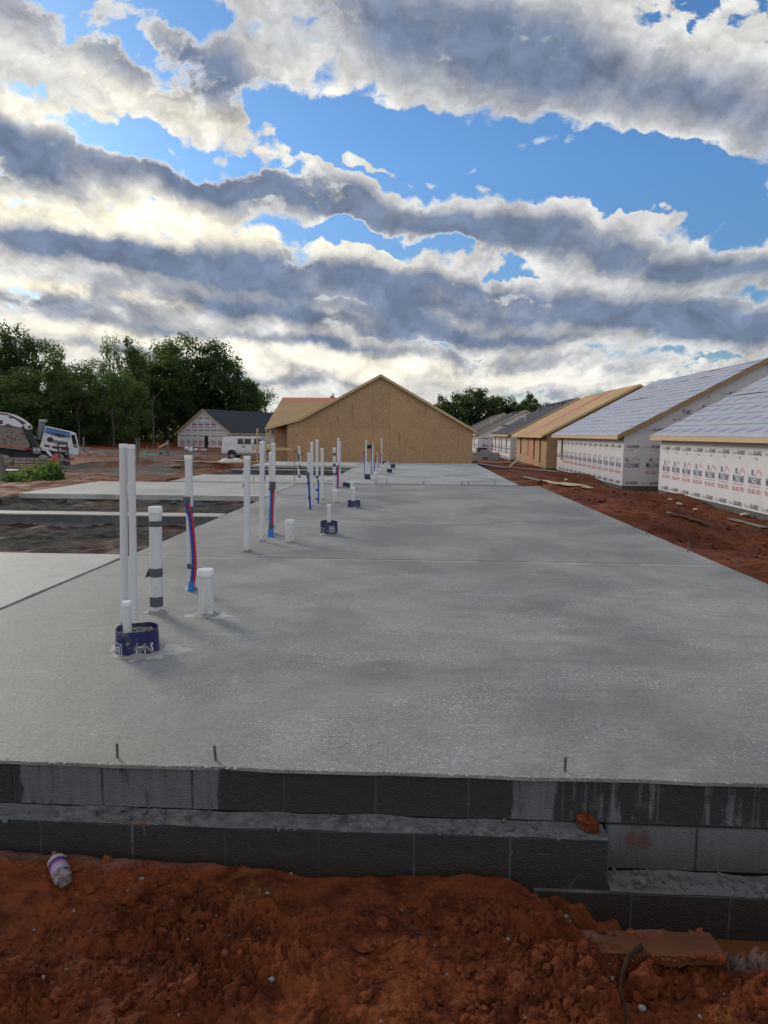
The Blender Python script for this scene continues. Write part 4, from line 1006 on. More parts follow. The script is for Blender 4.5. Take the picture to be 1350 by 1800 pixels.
# near cluster
pipe('taller left one of two capped white pipes standing together behind the nearest blue bucket', 218.5, 1098, 781, 13.2, topx=216.8)
pipe('slimmer right one of two capped white pipes standing together behind the nearest blue bucket', 236, 1101, 782, 12.6, topx=230.5)
pipe('thick white pipe with three grey tape bands right of the nearest blue bucket', 275, 1076, 891, 21.5, tapes=[(915, 925), (998, 1013, 1), (1048, 1065)], topx=273)
pipe('white pipe with a red and blue tube curving down its front', 336.5, 1036, 801, 12.5, tapes=[(890, 903), (990, 999)])
tubes('red and blue tubes curving down the nearest pipe beside the short capped stub', [(336, 1036), (341, 1000), (340, 960), (335, 910), (328, 880)], 0, [M_BLUE, M_REDT], ties=[(339, 994, 12), (335, 897, 15)], sleeve=(338, 1022), pxw=4.6)
t_, *_ = pipe('shortest thick capped white stub with brown stains nearest the front', 363, 1081, 1001, 26)
splash(t_, .14, .12, .03, 0, 3)
t_ = bucket('nearest blue bucket ring with white lettering and a short capped pipe in it', 233.5, 1152, 74, 44, text=[('E01', -.95, .08, .42, .34, True, True), ('', .45, .05, .16, .28, False, True), ('S', 1.0, .12, .18, .4, False, False)], stub=(-.33, 15, 50), seed=5)

splash(t_, .20, .19, .06, .0, 8)
# middle cluster
pipe('white pipe left in the middle row, blank and capped, nearest of that row', 434, 969, 802, 11, topx=434.5)
pipe('white pipe with yellow brown streaks left of the strapped red and blue tubes', 460, 951, 776, 8.5, topx=461)
pipe('tall white pipe directly behind the straight strapped red and blue tubes', 482, 940, 779, 7.0)
pipe('lower white pipe just left of the tall one behind the strapped tubes', 477, 938, 795, 7.0)
tubes('straight red and blue tubes strapped together with a bright blue foot', [(476, 942), (477, 900), (479, 853)], 0, [M_SLEEVE, M_REDT], ties=[(478, 860, 10), (477, 926, 9)], sleeve=(476, 930), pxw=4.2)
tubes('thin dark blue tube strapped right of the straight red and blue tubes', [(482.5, 937), (482, 900), (482.5, 851)], 0, M_BLUE, ties=[(482.5, 859, 5), (482.5, 913, 5)], pxw=2.6)
pipe('short white capped stub left of the second blue bucket', 509.5, 953, 914, 15)
bucket('second blue bucket from the front with white S letter and thin stub', 577, 940, 31, 23, text=[('S3', .28, .18, .42, .42, False, True), ('', -.9, .15, .2, .3, False, True)], stub=(.05, 7, 30), seed=8)
tubes('single leaning blue tube with two dark ties in the middle row', [(545.5, 895), (543.5, 862), (541.5, 836)], 0, M_BLUE, ties=[(544, 875, 5), (542.5, 849, 5)], pxw=4.0)
pipe('lower white pipe directly behind the leaning blue tube', 543.5, 893, 796, 5.5)
pipe('taller white pipe just right of the leaning blue tube', 548.5, 890, 777, 5.0)
pipe('slim white pipe with dark taped lower half between two plain pipes', 557.5, 884, 773, 4.8, tapes=[(836, 841), (859, 863), (875, 879)])
tubes('short dark blue tube on the slim dark taped pipe', [(560, 884), (560, 860), (559.5, 846)], 0, M_BLUE, pxw=2.2)
pipe('plain white pipe, rightmost of the group by the leaning blue tube', 566.5, 878, 788, 5.2)
pipe('white pipe with three dark bands left of the red tube', 587.5, 866, 787, 5.0, tapes=[(796, 801), (815, 820), (831, 835)])
pipe('tallest white pipe beside the purple red tube at the slab end', 594.3, 858, 770, 3.8)
pipe('white pipe touching the tallest one beside the purple red tube', 597, 857, 776, 3.8)
tubes('purple red tube standing at the foot of the tallest pipe', [(593.5, 858), (593.8, 840), (594, 821)], 0, [M_BLUE, M_REDT], pxw=1.8)
pipe('short white stub with wide cap left of the third blue bucket', 589.5, 884, 861, 8)
bucket('third blue bucket from the front with jagged rim and a stub', 621.5, 893, 23, 12.5, stub=(-.1, 6, 24), seed=12)
bucket('low tilted blue bucket half buried left of a short stub', 608, 857, 15, 8, tilt=10, seed=13)
pipe('short stub right of the low tilted blue bucket', 618.5, 861, 846, 6.5, z=0)
# far cluster on the lower slab
Zf = -.38
bucket('blue bucket at the foot of the leftmost pipe on the far slab', 645.5, 843, 11, 9, Zf, seed=14)
pipe('leftmost tall white pipe on the far slab, crossing the black wall box', 642.5, 838, 774, 2.6, Zf, topx=644, foot=False)
pipe('short pipe in the leftmost far bucket', 645.5, 834, 812, 2.4, Zf, foot=False)
tubes('thin purple tube along the leftmost far pipe', [(640.5, 836), (640.5, 815), (640, 795)], Zf, M_BLUE, pxw=1.3)
pipe('second tall white pipe on the far slab beside a long blue tube', 654.5, 832, 779, 2.4, Zf, topx=655.5, foot=False)
tubes('long blue tube along the second tall far pipe', [(652.7, 833), (652.7, 805), (653, 781)], Zf, M_BLUE, pxw=1.5)
pipe('half height white pipe left of the second tall far pipe', 651, 832, 810, 2.2, Zf, foot=False)
pipe('short white stub right of the leftmost far bucket', 660, 841, 831, 4.4, Zf, foot=False)
tubes('leaning blue tube by the middle far pipe', [(657, 828), (659, 815), (661, 803)], Zf, M_BLUE, pxw=1.8)
pipe('middle white pipe on the far slab among leaning tubes', 663.5, 823, 795, 2.4, Zf, foot=False)
tubes('red purple tube right of the middle far pipe', [(665, 823), (664.5, 805), (664, 788)], Zf, M_REDT, pxw=1.0)
pipe('rightmost tall white pipe on the far slab', 670.8, 816, 771, 1.9, Zf, foot=False)
tubes('blue tube along the rightmost tall far pipe', [(669.3, 816), (669.3, 806), (669.5, 799)], Zf, M_BLUE, pxw=1.3)
pipe('short white stub left of the rightmost blue bucket', 668, 832, 824, 3.6, Zf, foot=False)
bucket('blue bucket in front of the rightmost far bucket', 684.5, 831, 9.5, 6.5, Zf, seed=15)
bucket('blue bucket farthest right on the far slab', 690.5, 823, 8.6, 7, Zf, seed=16)
bucket('last blue bucket near the gable wall', 675.5, 816, 7, 4.5, Zf, seed=17)
pipe('small white stub left of the last blue bucket', 677, 822, 814, 4.0, Zf, foot=False)
pipe('small white stub right of the last blue bucket', 681.5, 815, 812, 3, Zf, foot=False)
# left rods and fittings
pipe('dark fitted pipe half hidden behind the blank middle row pipe', 428.3, 857, 824, 3.2, 0, cap=True, tapes=[(827, 831), (850, 855)])
t, b, r, h = pipe('leaning grey conduit standing at the front edge of the far left slab', 466, 846, 808, 2.6, Zf, cap=False, mat=M_CONDUIT, foot=False, name='conduit', topx=462.8, group='thin rods at the far left slab')
t, b, r, h = pipe('thin upright steel rod at the front edge of the far left slab', 517.5, 846, 789, 1.2, Zf, cap=False, mat=M_CONDUIT, foot=False, name='steel_rod', group='thin rods at the far left slab')
t = thing('water_spigot', 'dark taped standpipe with a branching tap on the far left slab', 'tap', onz(526, 840, Zf))
b = onz(526, 840, Zf)
mb = MB(); mb.tube([(0, 0, 0), (-.03, 0, .45), (.03, 0, .75), (.02, 0, 1.05), (-.02, 0, 1.30)], .042, 10); mb.build('standpipe', M_PIPE, t, smooth='auto')
for z0, z1 in ((.02, .12), (.38, .52), (.70, .95)): tape(t, .05, z0, z1)
mb = MB(); mb.tube([(.02, 0, .85), (.13, 0, 1.0), (.26, 0, 1.12)], .018, 8); mb.tube([(.02, 0, .85), (-.14, 0, 1.05), (-.22, 0, 1.15)], .012, 8); mb.build('tap_branch', M_BLACKP, t, smooth='auto')
# reinforcing bar stubs along the edges
GRB = 'steel bar stubs sticking out of the slab edges'
def rebar(label, px, pyb, h, z=0.0, r=.006, lean=(0, 0)):
    b = onz(px, pyb, z); mb = MB(); k = 10
    mb.tube([(lean[0]*i/k, lean[1]*i/k, -.02 + (h + .02)*i/k) for i in range(k+1)], [r*(1.0 if i % 2 else 1.14) for i in range(k+1)], 8)
    o = mb.build('rebar_stub', M_STEEL, smooth='auto'); o.location = b; tag(o, label, 'rebar', GRB); return o
rebar('steel bar stub left on the front slab edge above the bottle', 206.5, 1331, .066)
rebar('steel bar stub at the front slab edge, second from the left', 379.5, 1336, .068, lean=(-.006, 0))
rebar('lone steel bar stub right on the front slab edge', 993, 1356, .066)
for px, py, h in ((1212, 971, .16), (1298, 1003, .13), (1139, 940, .12), (1117, 929, .10), (1011, 885, .12)):
    rebar('small steel bar stub standing along the right slab edge', px - 3, py, h, r=.007)
for px, h in ((661, .16), (680, .2), (745, .14), (812, .15), (823, .13), (870, .14), (446, .2), (545, .2)):
    rebar('tiny steel bar stub along the gap before the far slab', px, 852 if px > 600 else 846.5, h, Zf + .002, r=.012)
# ------------------------------------------------------------------ trees
def m_leaf(n, b, col=(.030, .062, .016), alt=(.055, .090, .022)):
    r = island(n); p = objc(n)
    c = n.mix(n.noise(p, .45, 3, .6), col, alt); k = n.math('MULTIPLY_ADD', r, .8, .55)
    c = n.mix(1.0, c, n.new('ShaderNodeCombineColor', {0: k, 1: k, 2: k}).outputs[0], 'MULTIPLY')
    n.set(b.inputs['Base Color'], c); n.set(b.inputs['Roughness'], .6); n.set(b.inputs['Specular IOR Level'], .25)
    tr = n.new('ShaderNodeBsdfTranslucent', {'Color': n.mix(.6, c, (.20, .29, .07))}); mx = n.new('ShaderNodeMixShader', {0: .62, 1: b.outputs[0], 2: tr.outputs[0]})
    out = [q for q in n.n if q.type == 'OUTPUT_MATERIAL'][0]; n.l.new(mx.outputs[0], out.inputs[0])
M_LEAFD = material('dark_leaf', lambda n, b: m_leaf(n, b, (.040, .070, .025), (.062, .098, .032)))
M_LEAFM = material('mid_leaf', lambda n, b: m_leaf(n, b, (.075, .120, .034), (.105, .155, .045)))
M_LEAFL = material('light_leaf', lambda n, b: m_leaf(n, b, (.085, .130, .038), (.120, .170, .052)))
M_LEAFF = material('far_leaf', lambda n, b: m_leaf(n, b, (.022, .042, .018), (.036, .058, .024)))
M_BARK = plain('bark', (.040, .033, .027), .9, .4, 3)
def crown(seed, n_clump, n_leaf, leaf, open_=0.0, shape='round'):
    # leaves in clumps spread through an irregular crown 1 unit high and about 1 wide, foot at z = 0
    rs = np.random.RandomState(seed); V = []; 
    cl = []
    while len(cl) < n_clump:
        p = rs.uniform(-1, 1, 3); d = np.linalg.norm(p)
        if d > 1 or d < (.35 + open_*.3): continue
        z = .5 + .5*p[2]
        w = {'round': .50*(1 - .15*z), 'tall': .36*(1 - .25*z), 'broad': .62*(1 - .1*z)}[shape]*(.85 + .3*math.sin(3*math.atan2(p[1], p[0]) + seed))
        cl.append((p[0]*w*2*.5/.5*.5*2*.5, p[1]*w, z, rs.uniform(.09, .19)))
    allq = []
    for (cx, cy, cz, cr) in cl:
        k = int(n_leaf*rs.uniform(.6, 1.4)); q = rs.normal(0, 1, (k, 3)); q /= np.linalg.norm(q, axis=1)[:, None]
        q = q*(rs.rand(k, 1)**.45)*cr*np.array([1.0, 1.0, .72]) + np.array([cx, cy, cz]); allq.append(q)
    P_ = np.concatenate(allq); k = len(P_); P_[:, 2] = np.maximum(P_[:, 2], .01)
    cen = np.concatenate([np.repeat(np.array([[cx, cy, cz]]), len(q_), 0) for (cx, cy, cz, cr), q_ in zip(cl, allq)])
    nrm = (P_ - cen)/.14*.7 + (P_ - np.array([0, 0, .45]))*.9 + np.array([0, 0, .45]) + rs.normal(0, .42, (k, 3)); nrm /= np.linalg.norm(nrm, axis=1)[:, None]   # leaves turn outwards and up to the light
    a = np.cross(nrm, rs.normal(0, 1, (k, 3))); a /= np.linalg.norm(a, axis=1)[:, None]; c = np.cross(nrm, a)
    s = leaf*rs.uniform(.6, 1.35, (k, 1))
    q0, q1, q2, q3 = P_ - a*s, P_ + c*s*.6 + a*s*.1, P_ + a*s, P_ - c*s*.6 - a*s*.15
    return np.stack([q0, q1, q2, q3], 1).reshape(-1, 3), cl
def crown_mesh(name, seed, nc, nl, leaf, mat, **kw):
    V, cl = crown(seed, nc, nl, leaf, **kw); m = bpy.data.meshes.new(name); k = len(V)//4
    m.vertices.add(len(V)); m.vertices.foreach_set('co', V.astype('f').ravel()); m.loops.add(k*4); m.loops.foreach_set('vertex_index', np.arange(k*4, dtype='i'))
    m.polygons.add(k); m.polygons.foreach_set('loop_start', np.arange(0, k*4, 4, dtype='i')); m.update(calc_edges=True); m.materials.append(mat); return m, cl
def trunk_mesh(cl, seed, th=.32):
    rn = random.Random(seed); mb = MB(); lean = rn.uniform(-.04, .04)
    mb.tube([(0, 0, -.35), (lean*.5, 0, -.1), (lean, lean, .2), (lean*1.4, .0, .6)], [.034, .026, .020, .008], 8)
    for (x, y, z, r) in rn.sample(cl, min(12, len(cl))):
        z0 = max(-.05, z - .3*rn.uniform(.6, 1.2) - .1); p0 = Vector((lean, lean*.5, min(z0, .5))); p2 = Vector((x, y, z)); p1 = (p0 + p2)/2 + Vector((0, 0, -.03))
        mb.tube([p0, p1, p2], [.010, .007, .002], 5, False)
    o = mb.build('trunk', M_BARK, smooth='auto', fix=False); m = o.data; bpy.data.objects.remove(o); return m
KINDS = {}
def kind(key, *a, **kw):
    m, cl = crown_mesh('crown', *a, **kw); KINDS[key] = (m, trunk_mesh(cl, a[0]))
kind('d1', 1, 70, 130, .020, M_LEAFD, shape='round'); kind('d2', 2, 80, 120, .019, M_LEAFD, shape='broad')
kind('m1', 3, 75, 130, .019, M_LEAFM, shape='round'); kind('m2', 4, 70, 130, .020, M_LEAFM, shape='tall')
kind('l1', 5, 60, 120, .019, M_LEAFL, shape='tall'); kind('l2', 6, 64, 120, .020, M_LEAFL, shape='round')
kind('open', 7, 34, 60, .018, M_LEAFM, shape='tall', open_=.6); kind('far', 8, 64, 80, .030, M_LEAFF, shape='broad'); kind('farr', 9, 54, 80, .030, M_LEAFF, shape='round')
def tree(label, key, x, y, h, w, group, rz=0, low=.16, name='tree'):
    z = GH(x, y) if abs(x) < 1400 else 0
    t = thing(name, label, 'tree', (x, y, z), rz, group)
    cm, tm = KINDS[key]; H = h*(1 - low)
    for nm, m in (('trunk', tm), ('crown', cm)):
        o = bpy.data.objects.new(nm, m); C.objects.link(o); o.parent = t; o.location = (0, 0, h*low); o.scale = (w, w, H)
        if nm == 'trunk': o.scale = (w*.9, w*.9, H); o.location = (0, 0, h*max(low, .16))
    return t
def treepx(label, key, px, pytop, Y, wpx, group, rz=0, low=.16):
    p = aty(px, pytop, Y); z = GH(p.x, Y); d = (p - cam.location).dot(CR.to_3x3() @ Vector((0, 0, -1)))
    return tree(label, key, p.x, Y, p.z - z, wpx/F*d, group, rz, low)
GW = 'trees of the wood at the left'
for args in [
 ('dark tree at the left picture edge, top of the wood there', 'd1', 10, 574, 112, 130, .3), ('dark tree with round top second from the left edge of the wood', 'd2', 62, 596, 116, 110, 1.2),
 ('slim yellow green tree standing before the dark left part of the wood', 'l1', 98, 612, 104, 85, 2.0), ('mid green tree filling the dip left of the tall thin tree', 'm1', 150, 628, 110, 105, .7),
 ('open thin tree whose sparse top pokes above the wood', 'open', 196, 571, 114, 75, 1.9), ('mid green tree right of the sparse topped tree', 'm2', 228, 598, 112, 95, 2.6),
 ('big bright green tree in the middle of the wood', 'm1', 288, 593, 124, 145, 1.1), ('light green lower tree bulging in front of the wood middle', 'l2', 215, 652, 100, 95, .2),
 ('dark broad tree behind the big bright green one', 'd2', 325, 589, 130, 140, 2.2), ('dark tree on the right shoulder of the wood', 'd1', 378, 604, 128, 125, .9),
 ('dark tree stepping down at the right end of the wood', 'd1', 418, 648, 126, 100, 3.0), ('light open tree at the right end of the wood beside the board house', 'open', 468, 672, 126, 75, .4),
 ('green tree over the black roof at the right end of the wood', 'm2', 440, 668, 132, 70, 1.5), ('low light tree at the left front of the wood', 'l2', 45, 650, 100, 105, 2.7),
 ('low dark tree between the truck and the wood', 'd1', 135, 672, 99, 105, 1.6), ('low dark tree left of the black roofed house', 'd2', 268, 668, 121, 100, .5), ('low bright bush tree above the left house gable', 'm1', 345, 668, 128, 95, 2.9),
 ('dark low tree at the left edge behind the truck', 'd1', -5, 660, 103, 110, 2.1), ('bright tree left of the wood middle behind the low light one', 'l1', 185, 640, 103, 75, 3.3)]:
    treepx(*args[:5], args[5], GW, args[6], .10 if args[3] > 640 else .14)
GB = 'far trees beyond the houses'
for args in [('small far tree above the board house roof left of its peak', 'farr', 583, 690, 170, 26, .4), ('low far tree left of the board house over its wing roof', 'far', 520, 706, 190, 70, 1.0), ('small far tree just right of the board gable slope', 'farr', 776, 690, 180, 34, 2),
 ('low far tree behind the right slope of the board gable', 'far', 745, 704, 190, 60, 1.3), ('broad dark far tree, tallest behind the right houses', 'far', 838, 679, 175, 90, .5), ('dark far tree left of the tallest one behind the right houses', 'farr', 805, 687, 178, 66, 1.8),
 ('dark far tree right of the tallest one behind the right houses', 'far', 880, 693, 180, 70, 2.6), ('low dark far tree at the dip beyond the dark roofs', 'farr', 912, 707, 178, 50, .9),
 ('lollipop shaped far tree rising alone above the dark roof', 'farr', 934, 686, 185, 40, 3.1), ('low far tree at the right end of the far row', 'far', 958, 706, 184, 40, .1), ('far tree behind the lollipop tree foot', 'far', 930, 708, 190, 60, 1.9)]:
    t = treepx(*args[:5], args[5], GB, args[6], .12)
# brush along the foot of the wood, one mass
V = []; rs = np.random.RandomState(5); k = 34000
xs = rs.uniform(-100, -18, k); ys = 97 + rs.rand(k)*34 + (xs + 60)*.0; hh = 4.6 + 2.0*fbm(xs*.12, ys*.12, 3, 9); zs = ground_h(xs, ys) + rs.rand(k)**1.3*np.maximum(hh, .4)
keep = ~((xs > -47) & (ys < 124))
P_ = np.stack([xs, ys, zs], 1)[keep]; k = len(P_); a = rs.normal(0, 1, (k, 3)); a /= np.linalg.norm(a, axis=1)[:, None]; c = np.cross(a, rs.normal(0, 1, (k, 3))); c /= np.linalg.norm(c, axis=1)[:, None]; s = rs.uniform(.25, .55, (k, 1))
V = np.stack([P_ - a*s, P_ + c*s*.6, P_ + a*s, P_ - c*s*.6], 1).reshape(-1, 3)
def leafcloud(name, V, mat):
    m = bpy.data.meshes.new(name); k = len(V)//4; m.vertices.add(len(V)); m.vertices.foreach_set('co', V.astype('f').ravel()); m.loops.add(k*4); m.loops.foreach_set('vertex_index', np.arange(k*4, dtype='i'))
    m.polygons.add(k); m.polygons.foreach_set('loop_start', np.arange(0, k*4, 4, dtype='i')); m.update(calc_edges=True); m.materials.append(mat); o = bpy.data.objects.new(name, m); C.objects.link(o); return o
tag(leafcloud('underbrush', V, M_LEAFD), 'dark underbrush along the foot of the wood', None, None, 'stuff')
# a distant wood closing the horizon all the way round
k = 30000; an = rs.uniform(0, 2*PI, k); rr = 420 + rs.rand(k)*40; xs, ys = rr*np.sin(an), rr*np.cos(an); zs = -1 + rs.rand(k)*np.maximum(2, 11 + 9*fbm(an*9, an*0, 4, 3))
P_ = np.stack([xs, ys, zs], 1); a = rs.normal(0, 1, (k, 3)); a /= np.linalg.norm(a, axis=1)[:, None]; c = np.cross(a, rs.normal(0, 1, (k, 3))); c /= np.linalg.norm(c, axis=1)[:, None]; s = rs.uniform(1.2, 2.6, (k, 1))
tag(leafcloud('far_wood', np.stack([P_ - a*s, P_ + c*s*.7, P_ + a*s, P_ - c*s*.7], 1).reshape(-1, 3), M_LEAFD), 'far wood along the horizon', None, None, 'stuff')
# dead standing stems at the wood edge
M_DEAD = plain('dead_wood', (.055, .048, .042), .9, .3, 4)
for i, (lab, px, pyt, pyb) in enumerate([('bare grey dead stem at the wood edge behind the truck cab', 139, 705, 770), ('bare dead stem in front of the wood middle', 200, 715, 776), ('forked bare dead tree left of the black roofed house', 270, 690, 772)]):
    b = aty(px, pyb, 97); b.z = GH(b.x, 97); H = aty(px, pyt, 97).z - b.z; t = thing('dead_tree', lab, 'dead tree', b, 0, 'bare dead trees at the wood edge'); rn = random.Random(i)
    mb = MB(); mb.tube([(0, 0, -.2), (.1, 0, H*.4), (-.1, 0, H*.75), (.2, 0, H)], [.16, .12, .08, .03], 7); mb.build('trunk', M_DEAD, t, smooth='auto')
    mb = MB()
    for k in range(7): z = H*rn.uniform(.4, .9); dx = rn.uniform(-1.6, 1.6); mb.tube([(0, 0, z), (dx*.6, rn.uniform(-.4, .4), z + .6), (dx, 0, z + 1.5)], [.05, .035, .012], 5)
    mb.build('branches', M_DEAD, t, smooth='auto')
# ------------------------------------------------------------------ vehicles and site clutter
M_WHT = plain('white_paint', (.66, .67, .68), .28, .05, 2, dirt=(.50, .47, .42), dscale=1.1); M_GLS = plain('dark_glass', (.012, .014, .017), .08); M_TYRE = plain('tyre_rubber', (.018, .018, .018), .85); M_RIM = plain('wheel_steel', (.35, .35, .36), .4, metal=.6)
M_MARO = plain('maroon_paint', (.115, .012, .022), .3); M_LAMP = plain('lamp_lens', (.75, .78, .72), .1); M_TAIL = plain('tail_lens', (.35, .02, .02), .2); M_OR = plain('orange_paint', (.52, .10, .035), .5, .15)
M_DKST = plain('dark_steel', (.03, .03, .032), .5, .3, 10); M_GREYP = plain('grey_paint', (.22, .22, .23), .5)
def wheel(parent, x, y, z, r, w, side, ax_=None, nn_=None):
    A_ = ax_ or Vector((1, 0, 0)); N_ = nn_ or Vector((0, 1, 0))
    PW = lambda a, s_, c: Vector((x, y, z)) + A_*a + N_*s_ + Vector((0, 0, c))
    mb = MB(); q = [(r*.62, -w/2), (r*.9, -w/2), (r, -w*.3), (r, w*.3), (r*.9, w/2), (r*.62, w/2)]
    n_ = 28; vs = []; fs = []
    for rr, s in q:
        for k in range(n_): t = 2*PI*k/n_; vs.append(PW(rr*math.cos(t), s, rr*math.sin(t)))
    for i in range(len(q)-1):
        for k in range(n_): fs.append((i*n_+k, i*n_+(k+1) % n_, (i+1)*n_+(k+1) % n_, (i+1)*n_+k))
    mb.add(vs, fs); wt_ = mb.build('wheel', M_TYRE, parent, smooth='auto')
    mb = MB(); mb.tube([PW(0, -w*.40, 0), PW(0, w*.40, 0)], r*.62, 20); mb.tube([PW(0, -w*.47, 0), PW(0, w*.47, 0)], r*.22, 12); mb.build('rim', M_RIM, wt_, smooth='auto')
    return wt_
# --- white panel van with ladders on its roof, nose to the right
vp = aty(394, 806, 64.5); vb = GH(-14.5, 64.5)
van = thing('panel_van', 'white panel van with ladders on its roof beside the scaffold', 'van', (aty(394, 800, 64.5).x, 64.5, vb))
prof = [(0, .45), (0.02, 1.0), (.06, 1.55), (.16, 1.92), (.40, 2.06), (3.1, 2.10), (3.55, 2.04), (4.25, 1.42), (4.55, 1.32), (5.15, 1.14), (5.30, .95), (5.33, .45)]
mb = MB(); n_ = len(prof); rows = [(-.98, .0), (-.95, .06), (-.85, .12)]
def ringv(y, ins): return [(x, y, z if z < 1.3 else z) for x, z in prof]
def van_sec(y, k): return [(x + (0 if 0 < i < n_-1 else 0), y*(1 - .16*max(0, (z - 1.1))/1.0), z - k) for i, (x, z) in enumerate(prof)]
S = [van_sec(-1.0, 0), van_sec(1.0, 0)]
wheels_x = (1.0, 4.35)
vs = S[0] + S[1]; fs = [tuple(range(n_)), tuple(range(2*n_-1, n_-1, -1))] + [(i, i+n_, (i+1) % n_+n_, (i+1) % n_) for i in range(n_)]
mb.add(vs, fs); mb.build('body', M_WHT, van, bevel=.05)
def side(mb, pts, off, thick=.006):           # a panel lying on the near body side
    f = lambda x, z: (x, -1.0*(1 - .16*max(0, (z - 1.1))) - off, z)
    mb.add([f(*p) for p in pts] + [(f(*p)[0], f(*p)[1] + thick + .02, p[1]) for p in pts], [tuple(range(len(pts))), tuple(range(2*len(pts)-1, len(pts)-1, -1))] + [(i, i+len(pts), (i+1) % len(pts)+len(pts), (i+1) % len(pts)) for i in range(len(pts))])
for pts, nm in (([(1.52, 1.38), (2.02, 1.38), (2.02, 1.86), (1.54, 1.86)], 'window'), ([(2.16, 1.38), (2.74, 1.38), (2.74, 1.86), (2.16, 1.86)], 'window'), ([(3.02, 1.36), (4.10, 1.36), (3.62, 1.88), (3.05, 1.88)], 'window')):
    mb = MB(); side(mb, pts, .006); mb.build(nm, M_GLS, van)
mb = MB(); mb.add([(3.62, -.78, 2.01), (3.62, .78, 2.01), (4.27, .9, 1.44), (4.27, -.9, 1.44)], [(0, 1, 2, 3)]); 
for i in range(4): mb.v[i] = (mb.v[i][0] + .02, mb.v[i][1], mb.v[i][2] + .02)
mb.build('windscreen', M_GLS, van)
for pts, nm in (([(1.46, .62), (2.08, .62), (2.08, 1.95), (1.46, 1.95)], 'door'), ([(2.11, .62), (2.82, .62), (2.82, 1.95), (2.11, 1.95)], 'door'), ([(2.92, .62), (4.12, .62), (4.15, 1.32), (3.66, 1.95), (2.92, 1.95)], 'door')):
    mb = MB()
    for a, c in zip(pts, pts[1:] + pts[:1]):
        f = lambda x, z: Vector((x, -1.0*(1 - .16*max(0, (z - 1.1))) - .003, z)); mb.bar(f(*a), f(*c), .012, .012)
    d_ = mb.build('door_seam', M_GREYP, van); d_.name = 'door'
    mb = MB(); hx = pts[1][0] - .12 if nm and pts[0][0] < 2 else pts[0][0] + .06; mb.obox((hx, -1.02, 1.16), (.06, .03, .16)); mb.build('handle', M_BLACKP, d_)
mb = MB()
for x0, x1 in ((0.02, .62), (1.38, 3.95), (4.75, 5.3)): mb.box(x0, x1, -1.025, -.98, .40, .56)
mb.build('lower_trim', M_GREYP, van)
mb = MB(); mb.box(-.08, .05, -.95, .95, .38, .60); mb.build('rear_bumper', M_DKST, van, bevel=.02)
mb = MB(); mb.box(5.28, 5.42, -.95, .95, .40, .66); mb.build('front_bumper', M_DKST, van, bevel=.02)
mb = MB(); mb.box(-.015, .05, -.985, -.86, 1.1, 1.55); mb.build('tail_light', M_TAIL, van)
mb = MB(); mb.box(5.12, 5.34, -.96, -.62, .80, 1.02); mb.build('headlight', M_LAMP, van)
mb = MB(); mb.obox((3.92, -1.12, 1.45), (.10, .2, .26)); mb.build('side_mirror', M_BLACKP, van, bevel=.02)
for x in wheels_x:
    mb = MB(); k = 16; mb.add([(x + .47*math.cos(PI*i/k), -1.012, .40 + .47*math.sin(PI*i/k)) for i in range(k+1)], [tuple(range(k+1))]); mb.build('wheel_arch', M_BLACKP, van)
    wheel(van, x, -.90, .36, .37, .25, -1); wheel(van, x, .90, .36, .37, .25, 1)
mb = MB()
for x in (.7, 2.6): mb.bar((x, -.85, 2.2), (x, .85, 2.2), .05, .05); mb.bar((x, -.84, 2.04), (x, -.84, 2.2), .05, .05); mb.bar((x, .84, 2.04), (x, .84, 2.2), .05, .05)
mb.build('roof_rack', M_DKST, van)
for i, y in enumerate((-.62, -.15, .4)):
    L = thing('extension_ladder', ['near wooden coloured ladder lying on the van roof rack', 'middle ladder lying on the van roof rack', 'far ladder lying on the van roof rack'][i], 'ladder', (van.location.x - .95, 64.5 + y, vb + 2.24), 0, 'ladders on the van roof')
    mb = MB(); mb.box(0, 5.6, -.20, -.165, 0, .09); mb.box(0, 5.6, .165, .20, 0, .09); mb.build('ladder_rail', M_LUM, L)
    mb = MB()
    for k in range(18): mb.tube([(.2 + k*.3, -.18, .045), (.2 + k*.3, .18, .045)], .018, 6)
    mb.build('rungs', M_GREYP, L)
# --- concrete mixer truck at the left edge
tp = aty(0, 800, 44.0); TZ = -1.05
mx = thing('mixer_truck', 'white and maroon concrete mixer truck with printed panels at the left edge', 'mixer truck', (0, 0, 0))
_n = ray(72, 780); TN = Vector((_n.x, _n.y, 0)).normalized(); TA = Vector((TN.y, -TN.x, 0))   # the truck stands square to this direction
def tx(px, py, Y=44.0):
    d = ray(px, py); t = (Y/TN.y)/(d.x*TN.x + d.y*TN.y); return Vector((d.x*t, d.y*t, CAMZ + d.z*t))
def sheet(mb, pts, Y, th):                    # solid side panel from its outline, thickness away from the camera
    a = [tx(p[0], p[1], Y) for p in pts]; c = [p + TN*th for p in a]; n_ = len(a)
    mb.add(a + c, [tuple(range(n_)), tuple(range(2*n_-1, n_-1, -1))] + [(i, i+n_, (i+1) % n_+n_, (i+1) % n_) for i in range(n_)])
def pset(pts, ox=0, oy=700, s=7.5): return [(ox + x/s, oy + y/s) for x, y in pts]
